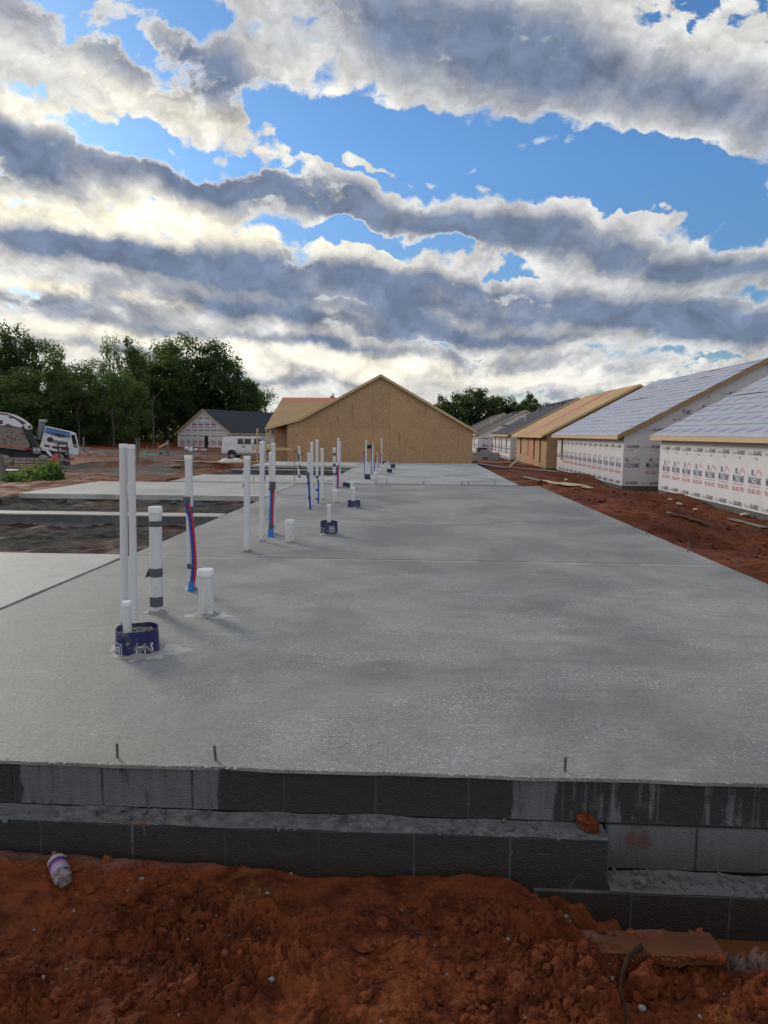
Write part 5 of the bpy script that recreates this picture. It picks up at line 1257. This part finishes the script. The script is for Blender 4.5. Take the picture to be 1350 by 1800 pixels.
# cab: leaning white box with a printed side
cabp = pset([(600, 365), (945, 440), (1000, 460), (1045, 660), (1030, 755), (720, 705), (525, 645)])
mb = MB(); sheet(mb, cabp, 43.0, 2.3); mb.build('cab', M_WHT, mx, bevel=.04)
mb = MB(); sheet(mb, pset([(935, 478), (985, 482), (1028, 655), (968, 645)]), 42.99, .02); mb.build('cab_window', M_GLS, mx)
mb = MB(); sheet(mb, pset([(965, 600), (1015, 612), (1022, 645), (975, 636)]), 42.975, .012); mb.build('cab_window_sill', M_GREYP, mx)
M_ART = plain('blue_print', (.07, .17, .36), .35, .5, 1.2); M_ART2 = plain('pale_blue_print', (.36, .45, .55), .35, .3, 1.2)
mb = MB(); sheet(mb, pset([(608, 378), (920, 446), (930, 520), (585, 440)]), 42.992, .006); mb.build('printed_panel', M_ART, mx)
mb = MB(); sheet(mb, pset([(585, 441), (930, 521), (935, 548), (575, 478)]), 42.992, .006); mb.build('printed_panel', M_ART2, mx)
mb = MB()
sheet(mb, pset([(590, 438), (720, 468), (760, 465), (860, 488), (870, 505), (920, 515), (860, 515), (790, 515), (720, 490), (588, 446)]), 42.985, .004)
for k in range(9): sheet(mb, pset([(690 + k*23, 545 + k*4), (706 + k*23, 540 + k*4), (700 + k*23, 588 + k*3), (684 + k*23, 585 + k*3)]), 42.985, .004)
cxy = [(660 + 42*math.cos(a)*(1 - .0), 545 + 34*math.sin(a)) for a in [2*PI*i/14 for i in range(14)]]; sheet(mb, pset(cxy), 42.986, .004)
mb.build('printed_emblem', M_BLACKP, mx)
mb = MB(); sheet(mb, pset([(590, 610), (660, 622), (655, 650), (582, 636)]), 42.985, .004); sheet(mb, pset([(690, 628), (770, 640), (765, 672), (685, 656)]), 42.985, .004); sheet(mb, pset([(810, 645), (915, 660), (905, 695), (800, 680)]), 42.985, .004); mb.build('printed_stripe', M_MARO, mx)
# exhaust and air stack
mb = MB(); a0, a1 = tx(68, 773, 44.2), tx(74, 742, 44.2); mb.tube([a0, a1], .17, 14); mb.build('exhaust_stack', M_GREYP, mx, smooth='auto')
mb = MB(); a0, a1 = tx(75, 742, 44.0), tx(76.5, 737.5, 44.0); mb.obox((a0 + a1)/2, (.36, .4, .16)); mb.build('stack_cap', M_RIM, mx, bevel=.02)
# drum: turned body along x
mb = MB(); c0 = tx(-55, 756, 44.8); n_ = 32
drum = [(-2.6, .55, -.2), (-1.8, .95, -.1), (-.6, 1.22, 0), (1.0, 1.28, .06), (2.2, 1.18, .05), (3.2, .92, 0), (3.95, .62, -.05), (4.3, .45, -.1)]
ax = (TA*.985 + Vector((0, 0, -.10))).normalized(); up = (TA*.10 + Vector((0, 0, .985))).normalized(); sd_ = TN
vs = []; fs = []
for s_, r_, z_ in drum:
    for k in range(n_): t = 2*PI*k/n_; vs.append(Vector(c0) + Vector((0, 0, -.52)) + ax*(s_ - .6) + (sd_*math.cos(t) + up*math.sin(t))*r_*1.12)
for i in range(len(drum)-1):
    for k in range(n_): fs.append((i*n_+k, i*n_+(k+1) % n_, (i+1)*n_+(k+1) % n_, (i+1)*n_+k))
fs += [tuple(range(n_)), tuple(range((len(drum)-1)*n_, len(drum)*n_))]
mb.add(vs, fs); mb.build('drum', M_WHT, mx, smooth='auto')
# white hood over the drum mouth with maroon sweeps
hood = pset([(-300, 200), (0, 182), (110, 195), (220, 228), (300, 268), (400, 340), (425, 380), (425, 410), (370, 420), (290, 395), (150, 370), (0, 360), (-300, 380)])
mb = MB(); sheet(mb, hood, 43.2, 2.0); mb.build('hopper_hood', M_WHT, mx, bevel=.05)
mb = MB()
sheet(mb, pset([(0, 190), (100, 205), (180, 235), (110, 225), (0, 212)]), 43.19, .005); sheet(mb, pset([(125, 235), (180, 240), (270, 285), (345, 330), (300, 352), (240, 300), (180, 265), (110, 262)]), 43.19, .005)
sheet(mb, pset([(-60, 285), (35, 290), (40, 335), (-60, 350)]), 43.19, .005); sheet(mb, pset([(65, 345), (110, 338), (165, 362), (70, 358)]), 43.19, .005); mb.build('maroon_stripe', M_MARO, mx)
mb = MB(); 
for q in ((305, 378), (392, 378)): mb.tube([tx(q[0]/7.5, 700 + q[1]/7.5, 43.1), tx(q[0]/7.5, 700 + q[1]/7.5, 43.3)], .08, 12)
mb.build('hinge_boss', M_DKST, mx)
# printed flank panel below the hood
fl = pset([(-300, 380), (0, 366), (285, 395), (400, 625), (330, 690), (0, 650), (-300, 640)])
M_TEAL = plain('landscape_print', (.20, .17, .14), .45, .6, .8, dirt=(.10, .22, .26), dscale=.6); M_BROWN = plain('brown_print', (.13, .06, .035), .45, .4, 3)
mb = MB(); sheet(mb, fl, 43.0, 1.6); mb.build('flank_panel', M_TEAL, mx)
mb = MB(); rn = random.Random(8)
for k in range(26): x, y = rn.uniform(10, 330), rn.uniform(415, 590); w = rn.uniform(12, 45); sheet(mb, pset([(x, y), (x + w, y + rn.uniform(0, 8)), (x + w*.9, y + rn.uniform(12, 26)), (x - 4, y + rn.uniform(10, 20))]), 42.99 - .001*k/26, .003)
mb.build('printed_shapes', M_BROWN, mx)
mb = MB()
for grp in ((30, 2), (120, 3), (230, 4)):
    for k in range(grp[1]): x = grp[0] + k*24; sheet(mb, pset([(x, 604 + x*.10), (x + 17, 606 + x*.10), (x + 15, 640 + x*.11), (x - 2, 638 + x*.11)]), 42.985, .004)
mb.build('orange_lettering', M_OR, mx, fix=False)
mb = MB(); sheet(mb, pset([(295, 395), (410, 425), (520, 640), (425, 640)]), 43.3, 1.2); mb.build('chute', M_DKST, mx)
# chassis, engine bay, fenders, wheels
mb = MB(); sheet(mb, pset([(-300, 650), (0, 655), (330, 690), (540, 660), (700, 705), (900, 760), (900, 800), (-300, 800)]), 43.4, 1.2); mb.build('chassis', M_DKST, mx)
mb = MB(); sheet(mb, pset([(425, 650), (545, 655), (540, 730), (440, 730)]), 42.95, .4); mb.build('headlight_bracket', M_GREYP, mx)
for q in (458, 510):
    mb = MB(); a0 = tx(q/7.5, 700 + 678/7.5, 42.93); mb.tube([a0, a0 + TN*.05], .055, 12); mb.build('headlight', M_LAMP, mx)
mb = MB(); sheet(mb, pset([(330, 655), (415, 660), (410, 680), (335, 682)]), 42.9, .2); mb.build('tail_light', M_TAIL, mx)
mb = MB(); sheet(mb, pset([(548, 650), (620, 655), (700, 760), (660, 772), (600, 700), (550, 690)]), 42.8, .5); mb.build('fender', M_WHT, mx, bevel=.03)
for q in (-60, 70, 575, 770):
    a0 = tx(q/7.5, 700 + 830/7.5, 43.2); g0 = GH(a0.x, a0.y); wheel(mx, a0.x, a0.y, g0 + .52, .54, .45, -1, TA, TN)
mb = MB(); sheet(mb, pset([(100, 775), (980, 790), (980, 815), (700, 820), (90, 795)]), 42.6, .12); mb.build('side_rail', plain('faded_red_rail', (.22, .09, .09), .6), mx)
# black ladder frame on the flank
lad = thing('access_ladder', 'black metal access ladder on the mixer truck side', 'ladder', tx(111, 824, 42.3)); b0 = Vector(lad.location)
mb = MB()
for p, q in (((762, 585), (800, 970)), ((880, 585), (930, 960))): mb.bar(tx(p[0]/7.5, 700 + p[1]/7.5, 42.3) - b0, tx(q[0]/7.5, 700 + q[1]/7.5, 42.3) - b0, .09, .09)
for y in (600, 650, 710, 860, 950): k = (y - 585)/380; mb.bar(tx((762 + 38*k)/7.5, 700 + y/7.5, 42.3) - b0, tx((880 + 50*k)/7.5, 700 + y/7.5, 42.3) - b0, .10, .10)
mb.build('ladder_frame', M_DKST, lad)
mb = MB(); sheet(mb, pset([(815, 850), (920, 845), (935, 960), (810, 975)]), 42.45, .5); mb.v = [tuple(Vector(v) - b0) for v in mb.v]; mb.build('step_box', M_DKST, lad)
# --- clutter left of the pits
def post(label, px, pyb, pyt, Y, w, mat, name='wooden_stake', cat='stake', group='stakes and posts about the site', topx=None):
    b = aty(px, pyb, Y); b.z = GH(b.x, Y); e = aty(topx if topx is not None else px, pyt, Y)
    mb = MB(); mb.bar((0, 0, -.1), e - b, w, w); o = mb.build(name, mat); o.location = b; tag(o, label, cat, group); return o
M_OLDW = plain('grey_weathered_wood', (.17, .15, .125), .85, .35, 10)
post('leaning orange stake, left of the pair by the weeds', 92.5, 838, 803, 27, .09, M_OR, topx=93); post('leaning orange stake, right of the pair by the weeds', 103.5, 836, 797, 26.8, .09, M_OR, topx=98.5)
post('thick grey wooden post leaning at the left picture edge', 6, 850, 798, 22, .16, M_OLDW, 'wooden_post', 'post', topx=-1)
post('grey wooden stake right of the mixer truck', 147, 793, 768, 62, .12, M_OLDW); post('left stake of the V shaped pair on the gravel', 241, 793, 770, 60, .10, M_OLDW, topx=239.5); post('right stake of the V shaped pair on the gravel', 242, 793, 770, 60, .10, M_OLDW, topx=245)
post('orange stake left of the green tray', 258.5, 796, 784, 66, .06, M_OR); post('taller leaning orange stake right of the green tray', 280, 795, 777, 66, .06, M_OR, topx=277.5)
post('wooden stake of the batter board left of the wrapped house', 294.5, 798, 774, 68, .2, M_OLDW); 
t = thing('batter_board', 'sloping board nailed to the stake left of the wrapped house', 'board', aty(280, 786, 67.8)); b0 = Vector(t.location); mb = MB(); mb.bar((0, 0, 0), aty(295, 778, 67.8) - b0, .05, .16); mb.build('board_plank', M_LUM, t)
for px, pt, lab in ((319, 775, 'first'), (340, 779, 'second'), (351, 782, 'third')): post(f'{lab} grey stake from the left before the wrapped house', px, 797, pt, 78, .12, M_OLDW)
post('orange topped marker in front of the wrapped house doorway', 351, 784, 775, 77.5, .14, M_OR, 'orange_marker', 'marker')
M_GRN = plain('green_plastic', (.05, .42, .27), .5)
t = thing('plastic_tray', 'green plastic tray lying between the orange stakes', 'tray', onz(268, 799, -.9)); t.location.z = GH(t.location.x, t.location.y); 
mb = MB(); mb.prism([(-.9, .28), (-.75, .02), (.75, .02), (.95, .28), (.88, .28), (.70, .08), (-.70, .08), (-.84, .28)], 'y', -.5, .5); mb.build('tray_shell', M_GRN, t)
t = thing('plastic_bag', 'white plastic bags lying before the wrapped house', 'bag', onz(343, 795, -.9)); t.location.z = GH(t.location.x, t.location.y)
rn = random.Random(31); mb = MB()
for k in range(5): blob_mesh(mb, (-.9 + k*.5, rn.uniform(-.1, .1), .16 if k else .3), .36 if k < 2 else .24, rn, 2, .7)
mb.build('bag_folds', plain('white_film', (.55, .56, .56), .4), t, smooth=True)
t = thing('silt_fence_roll', 'crumpled black silt fence heap left of the grey spoil', 'silt fence', onz(250, 818, -.72)); t.location.z = GH(t.location.x, t.location.y)
mb = MB(); mb.grid(26, 8, lambda u, v: (-1.0 + 2.0*u, -.3 + .6*v, max(0, (.46 - .34*u)*(1 - abs(2*v-1)**2)*(1 + .35*math.sin(u*17 + v*4))) + .02)); mb.build('black_fabric', M_BLACKP, t, smooth=True)
mb = MB()
for x in (.55, .8): mb.bar((x, 0, 0), (x - .25, .1, .55), .05, .05)
mb.build('fence_stake', M_OLDW, t)
# heap of white sheet and boards in front of the van
t = thing('plastic_sheet_heap', 'crumpled white plastic sheet heaped over boards near the van', 'sheet', onz(410, 814, -.62)); t.location.z = GH(t.location.x, t.location.y) - .05
mb = MB(); mb.grid(30, 10, lambda u, v: (-1.1 + 2.2*u, -.7 + 1.4*v, .26*(1 - (2*u-1)**2)**.5*(1 - (2*v-1)**2)**.6*(1 + .25*math.sin(u*15 + v*9) + .15*math.sin(u*34 - v*7)) + .03)); mb.build('sheet_folds', plain('cream_film', (.52, .47, .40), .5), t, smooth=True)
def plank(label, a, b, w=.14, th=.04, mat=None, group='loose boards lying on the site', dz=.02, name='plank', tilt=0, lift0=0, lift1=0):
    pa, pb = Vector(a), Vector(b); pa.z = GH(pa.x, pa.y) + dz + lift0; pb.z = GH(pb.x, pb.y) + dz + lift1
    pa.z = max(pa.z, pb.z - .25) if not lift1 and not lift0 else pa.z
    if not lift1:
        up_ = max(GH(pa.x + (pb.x-pa.x)*i/12, pa.y + (pb.y-pa.y)*i/12) + dz*.3 - (pa.z + (pb.z-pa.z)*i/12) for i in range(13)); pa.z += max(0, up_); pb.z += max(0, up_)
    d = pb - pa; M = d.to_track_quat('X', 'Z').to_matrix()
    mb = MB(); rn = random.Random(int(pa.x*100)); L = d.length
    mb.obox((0, 0, th/2), (L, w, th)); o = mb.build(name, mat or M_LUM, bevel=.004); o.location = (pa + pb)/2; o.rotation_euler = M.to_euler(); tag(o, label, 'board', group); return o
plank('long thin board on the grey spoil left of the white sheet heap', onground(305, 811), onground(392, 815), .2)
plank('board under the white sheet heap running right to the scaffold', onground(392, 818), onground(470, 816), .25); plank('raised board behind the white sheet heap under the van', onground(425, 809), onground(452, 809), .2, dz=.10)
plank('pale short board on the red mud left of the tall pipe', onground(300, 822), onground(316, 821), .2)
# scaffold at the board house corner
sc_ = thing('scaffold', 'rough timber scaffold with one plank at the board house corner', 'scaffold', (0, 0, 0))
for k, (px, t_, b_, Y) in enumerate(((452.5, 753, 813, 46.5), (469, 757, 812, 48.8), (475.5, 757, 812, 48.9))):
    mb = MB(); p, q = aty(px - (3 if k == 1 else 0), b_, Y), aty(px, t_, Y); p.z = GH(p.x, Y) - .1; mb.bar(p, q, .15 if k == 0 else .09, .09); mb.build('scaffold_post', M_LUM, sc_)
mb = MB(); mb.bar(aty(443, 788.5, 46.4), aty(517, 790, 46.4), .06, .16); mb.bar(aty(455, 786.5, 47.5), aty(507, 788, 47.5), .3, .05); mb.build('scaffold_plank', M_LUM, sc_)
mb = MB(); mb.bar(aty(468, 792, 46.6), aty(468, 812, 46.6), .12, .09); mb.bar(aty(476, 757, 48.8), aty(467, 775, 47.4), .05, .08); mb.build('scaffold_brace', M_LUM, sc_)
# wooden and wire debris before the mixer truck
t = thing('storage_box', 'dark teal box with white lid at the left picture edge', 'box', onz(21, 846, -.35)); t.location.z = GH(t.location.x, t.location.y)
mb = MB(); mb.box(-.33, .33, -.25, .25, 0, .33); mb.build('box_body', plain('teal_plastic', (.035, .06, .07), .5), t, bevel=.01); mb = MB(); mb.box(-.35, .35, -.27, .27, .332, .37); mb.build('box_lid', M_WHT, t, bevel=.008)
t = thing('board_stack', 'stack of dark old boards and wire mesh in front of the truck', 'board stack', onz(52, 832, -.6)); t.location.z = GH(t.location.x, t.location.y); rn = random.Random(3)
for k in range(9):
    mb = MB(); a = rn.uniform(-.14, .14); mb.obox((rn.uniform(-.5, .4), rn.uniform(-.4, .4), .06 + k*.075), (rn.uniform(1.8, 3.2), .2, .05), Matrix.Rotation(a, 3, 'Z')); mb.build('board', M_OLDW if k % 3 else M_LUM, t)
mb = MB()
for i in range(9): mb.tube([(-1.3 + i*.32, -.75, .0), (-1.3 + i*.32, -.72, .75)], .012, 5)
for j in range(5): mb.tube([(-1.3, -.75, .1 + j*.15), (1.3, -.75, .1 + j*.15)], .012, 5)
mb.build('wire_mesh', M_STEEL, t)
M_WEED = material('weed_leaf', lambda n, b: m_leaf(n, b, (.045, .105, .022), (.085, .15, .035)))
def weed(label, px, pyb, Y, wm, hm, seed, n_=70):
    b = aty(px, pyb, Y); b.z = GH(b.x, Y); t = thing('weed_clump', label, 'weed', b, 0, 'green weeds by the truck'); rn = random.Random(seed); mb = MB()
    for k in range(n_):
        a = rn.uniform(0, 6.28); r0 = rn.uniform(0, wm*.45); h = hm*rn.uniform(.4, 1); dx, dy = rn.uniform(-.2, .2), rn.uniform(-.2, .2); x, y = r0*math.cos(a), r0*math.sin(a)
        for j in range(4):
            z0 = h*j/4; w = .03 + .03*rn.random(); p = Vector((x + dx*j/4, y + dy*j/4, z0)); q = p + Vector((rn.uniform(-.12, .12), rn.uniform(-.12, .12), h*.32)); s = Vector((rn.uniform(-1, 1), rn.uniform(-1, 1), 0)).normalized()*w
            mb.add([p, p + (q-p)*.5 + s, q, p + (q-p)*.5 - s], [(0, 1, 2, 3)])
    mb.build('weed_leaves', M_WEED, t, fix=False)
weed('tall weed clump at the orange stakes', 86, 846, 25.5, 1.0, .78, 1, 80); weed('smaller weed clump right of the orange stakes', 100, 844, 26, .8, .65, 2, 60); weed('low weed clump at the left edge by the thick post', 22, 858, 21.5, 1.2, .35, 3, 60); weed('low weed clump between the box and the tall weeds', 50, 852, 23.5, 1.2, .45, 4, 60)
weed('thin weed patch in front of the tall clump', 68, 850, 24.5, .9, .6, 6, 50)
rn = random.Random(77)
# --- right hand strip: boards, pallets, scraps
plank('long board lying along the mud, its right end before the tan house', onground(845, 820), onground(978, 834), .16); plank('short grey board left of the yellow plywood scraps', onground(922, 841), onground(951, 848), .16, mat=M_OLDW)
plank('yellow plywood scrap, largest on the mud', onground(978, 850), onground(1017, 856), .55, .02); plank('thin yellow board left of the largest plywood scrap', onground(957, 850), onground(985, 855), .16, .02); plank('small yellow plywood offcut at the right of the scraps', onground(1026, 857), onground(1039, 861), .35, .02)
plank('dull board half sunk in the mud near the far slab', onground(886, 841), onground(915, 842), .18, .02, M_OLDW); plank('pale wet board in the mud at the right', onground(1175, 906), onground(1248, 926), .16, .02, M_OLDW); plank('muddy board at the right picture edge', onground(1285, 915), onground(1345, 931), .25, .02, M_OLDW)
plank('board leaning up against the tan house red panel', onground(894, 823), onground(922, 818), .2, .05, lift1=1.0)
plank('far stack board left of the leaning board', onground(838, 813), onground(900, 815), .5, .1)
plank('reddish board heap at the end of the far slab', onground(838, 817), onground(890, 824), .6, .06, M_MARO)
for k, (px, py, w) in enumerate(((836, 811, .9), (853, 806, .8), (868, 811, 1.0), (846, 803, 1.2))):
    b = onz(px, py, -1.25); b.z = GH(b.x, b.y)
    t = thing('block_pallet', ['pale wrapped block pallet beside the board gable corner', 'small grey block pallet in the middle of three', 'grey block pallet before the dark roofed house', 'dark covered pallet behind the others'][k], 'pallet', b, rn.uniform(-.3, .3), 'block pallets by the far houses')
    mb = MB(); 
    for i in range(3): mb.box(-.55, .55, -.5 + i*.45, -.4 + i*.45, 0, .10)
    mb.box(-.58, .58, -.55, .55, .101, .13); mb.build('pallet_base', M_OLDW, t)
    mb = MB(); mt = [M_CONC2, M_CONC3, M_CONC3, M_DKST][k]
    for i in range(3):
        for j in range(4): mb.box(-.54 + i*.365, -.19 + i*.365, -.5, .5, .132 + j*.2, .325 + j*.2)
    mb.build('block_stack', mt, t)
M_SCRAP = plain('pale_scrap', (.50, .46, .40), .7, .3)
for k, (px, py, lab) in enumerate(((1309, 908, 'white scrap on the mud under the nearest house wall'), (1178, 881, 'small white scrap below the house corner'), (1195, 889, 'tiny pale scrap beside the house corner'), (1222, 899, 'pale scrap in the mud below the nearest house letters'), (995, 846, 'grey crumpled scrap near the second house foundation'))):
    b = onground(px, py); b.z = GH(b.x, b.y) + .03; mb = MB(); blob_mesh(mb, (0, 0, .03), .14 if k in (0,) else .09, random.Random(k), 2, .5); o = mb.build('paper_scrap', M_SCRAP, smooth=True); o.location = b; tag(o, lab, 'scrap', 'pale scraps on the mud')
# --- foreground finds
bt = thing('plastic_bottle', 'muddy clear plastic bottle with blue and pink label lying by the block wall', 'bottle', (0, 0, 0))
bp = onground(105, 1533, .03); gzb = GH(bp.x, bp.y); bt.location = (bp.x, bp.y, gzb + .034)
e0, e1 = onz(95, 1508, -.40), onz(114, 1553, -.40); dirb = (e1 - e0).normalized(); 
Mq = Vector((dirb.x, dirb.y, -.10)).normalized().to_track_quat('Z', 'Y'); bt.rotation_euler = Mq.to_euler()
def m_pet(n, b):
    p = objc(n); f = n.noise(p, 38, 5, .65)
    c = n.mix(n.smooth(f, .42, .62), (.36, .32, .32), (.20, .105, .055)); n.set(b.inputs['Base Color'], c); n.set(b.inputs['Roughness'], .14); n.set(b.inputs['Alpha'], 1.0); n.set(b.inputs['Transmission Weight'], .35); n.set(b.inputs['IOR'], 1.25)
    n.set(b.inputs['Normal'], n.bump(n.noise(p, 60, 3, .6), .4, .004))
M_PET = material('bottle_plastic', m_pet)
mb = MB(); r = .034
def petal(a, z): return 1 - (.16*(.5 + .5*math.cos(5*a)) if z > .066 else 0)
prf = [(.010, -.112), (.0105, -.104), (.013, -.096), (.024, -.078), (.033, -.062), (.0345, -.05), (.0335, -.03), (.0345, -.01), (.0335, .02), (.0345, .045), (.0345, .060), (.032, .074), (.026, .081), (.012, .076), (.002, .075)]
nn = 40; vs = []; fs = []
for rr, z in prf:
    for k in range(nn):
        a = 2*PI*k/nn; q = rr*petal(a, z)*(1 + .06*math.sin(2*a + z*60)*(1 if -.06 < z < .06 else 0)); vs.append((q*math.cos(a), q*math.sin(a), z))
for i in range(len(prf)-1):
    for k in range(nn): fs.append((i*nn+k, i*nn+(k+1) % nn, (i+1)*nn+(k+1) % nn, (i+1)*nn+k))
mb.add(vs, fs); mb.build('bottle_body', M_PET, bt, smooth=True)
for z0, z1, m in ((-.052, -.034, plain('pale_label', (.40, .31, .24), .5, .3, 60)), (-.0335, -.012, plain('blue_label', (.03, .035, .17), .4, .2)), (-.0115, .000, plain('pink_label', (.45, .07, .17), .4, .2)), (.0005, .038, plain('lilac_label', (.30, .25, .33), .45, .3, 40))):
    mb = MB(); rr = .0362; mb.lathe([(rr, z0), (rr, z1)], 40); mb.build('label_band', m, bt, smooth=True, fix=False)
mb = MB(); V, Fs = glyphs('refresh', .02)
for dang in (0,):
    rr = .0368; mb.add([(rr*math.cos(-PI/2 + (.5 - u)*1.9 + .2), rr*math.sin(-PI/2 + (.5 - u)*1.9 + .2), -.030 + (1 - v)*.015) for u, v in V], Fs)
lt = mb.build('label_lettering', M_LABW, bt, fix=False)
def stone(label, px, py, r, mat, group, name, zoff=.3, zpl=-.36, seed=0, flat=.7, cat='stone'):
    b = onground(px, py); b.z = GH(b.x, b.y); mb = MB(); rn = random.Random(seed + int(px)); blob_mesh(mb, (0, 0, r*zoff), r, rn, 2, flat); o = mb.build(name, mat); o.location = b; tag(o, label, cat, group); return o
o = stone('fist sized lump of red clay resting on the block ledge', 1033, 1448, .046, M_GROUND, None, 'clay_clod', flat=1.05, cat='clod'); q = aty(1035, 1455, 2.84); o.location = (q.x, 2.850, -.195)
M_PEB = plain('pebble', (.17, .17, .16), .8, .3, 40)
for k, (px, py, s) in enumerate(((152, 1702, 10), (478, 1728, 9), (130, 1609, 8), (249, 1546, 11), (116, 1706, 5), (470, 1572, 8), (512, 1538, 6), (995, 1617, 9), (893, 1655, 9), (1075, 1725, 7), (785, 1715, 6), (870, 1720, 7), (1150, 1649, 11), (1128, 1779, 12), (1230, 1790, 7), (1002, 1620, 5), (60, 1640, 6), (330, 1655, 5), (640, 1660, 6), (705, 1600, 6))):
    stone('small grey stone lying in the red mud', px, py, s/F*2.4*.5, M_PEB, 'grey stones in the mud', 'pebble', .25, -.34, k)
stone('large angular red clay lump right of the curved root', 1133, 1738, .062, M_GROUND, None, 'clay_clod', .3, -.36, 3, .8, 'clod')
stone('flat red clay lump left of the muddy board', 640, 1668, .05, M_GROUND, None, 'clay_clod', .1, -.36, 4, .4, 'clod')
M_MUDB = plain('mud_caked_wood', (.095, .036, .015), .9, .5, 9, spec=.15, dirt=(.13, .10, .08), dscale=5)
a, c = onground(1040, 1672), onground(1272, 1702); d = c - a; mb = MB(); L = d.length
mb.grid(24, 3, lambda u, v: (L*(u - .5), .14*(v - .5), .028 + .006*math.sin(u*9 + v*3)))
mb.box(-L/2, L/2, -.069, .069, 0, .0275); o = mb.build('muddy_board', M_MUDB); zz = max(GH(a.x, a.y), GH(c.x, c.y), GH((a.x+c.x)/2, (a.y+c.y)/2)); o.location = ((a.x + c.x)/2, (a.y + c.y)/2 + .05, zz - .052); o.rotation_euler = (R(-6), 0, math.atan2(d.y, d.x)); tag(o, 'mud caked board lying in the trench at the lower right', 'board')
mb = MB(); rn = random.Random(41)
for k in range(130):
    u = rn.uniform(-.5, .5); blob_mesh(mb, (L*u, rn.choice([rn.uniform(-.08, .08), rn.uniform(-.085, -.06), rn.uniform(.04, .08)]), .028 + rn.uniform(-.012, .004)), .004 + .014*rn.random()**2, rn, 1, .6)
q = mb.build('mud_cake', M_GROUND, o, fix=False)
M_ROOT = plain('root_bark', (.034, .019, .011), .9, .4, 30, spec=.15)
pts = [(1140, 1668), (1122, 1692), (1104, 1712), (1092, 1728), (1090, 1745), (1094, 1765), (1100, 1782), (1103, 1800), (1108, 1830)]
P_ = [onground(px, py) for px, py in pts]; zs = [GH(p.x, p.y) for p in P_]; mb = MB()
for p, z in zip(P_, zs): p.z = z + .008
P_[0].z += .05; P_[1].z += .045; P_[2].z += .03; P_[3].z += .01
mb.tube(P_, [.011, .010, .008, .0065, .005, .0045, .0045, .004, .003], 10); top(mb.build('root', M_ROOT, smooth='auto'), 'curved brown root sticking up from the mud beside the muddy board', 'root')
sc = bpy.context.scene; cy = sc.cycles
cy.max_bounces = 5; cy.diffuse_bounces = 3; cy.glossy_bounces = 2; cy.transmission_bounces = 4; cy.transparent_max_bounces = 4
cy.use_denoising = True; cy.use_adaptive_sampling = True; cy.adaptive_threshold = .015
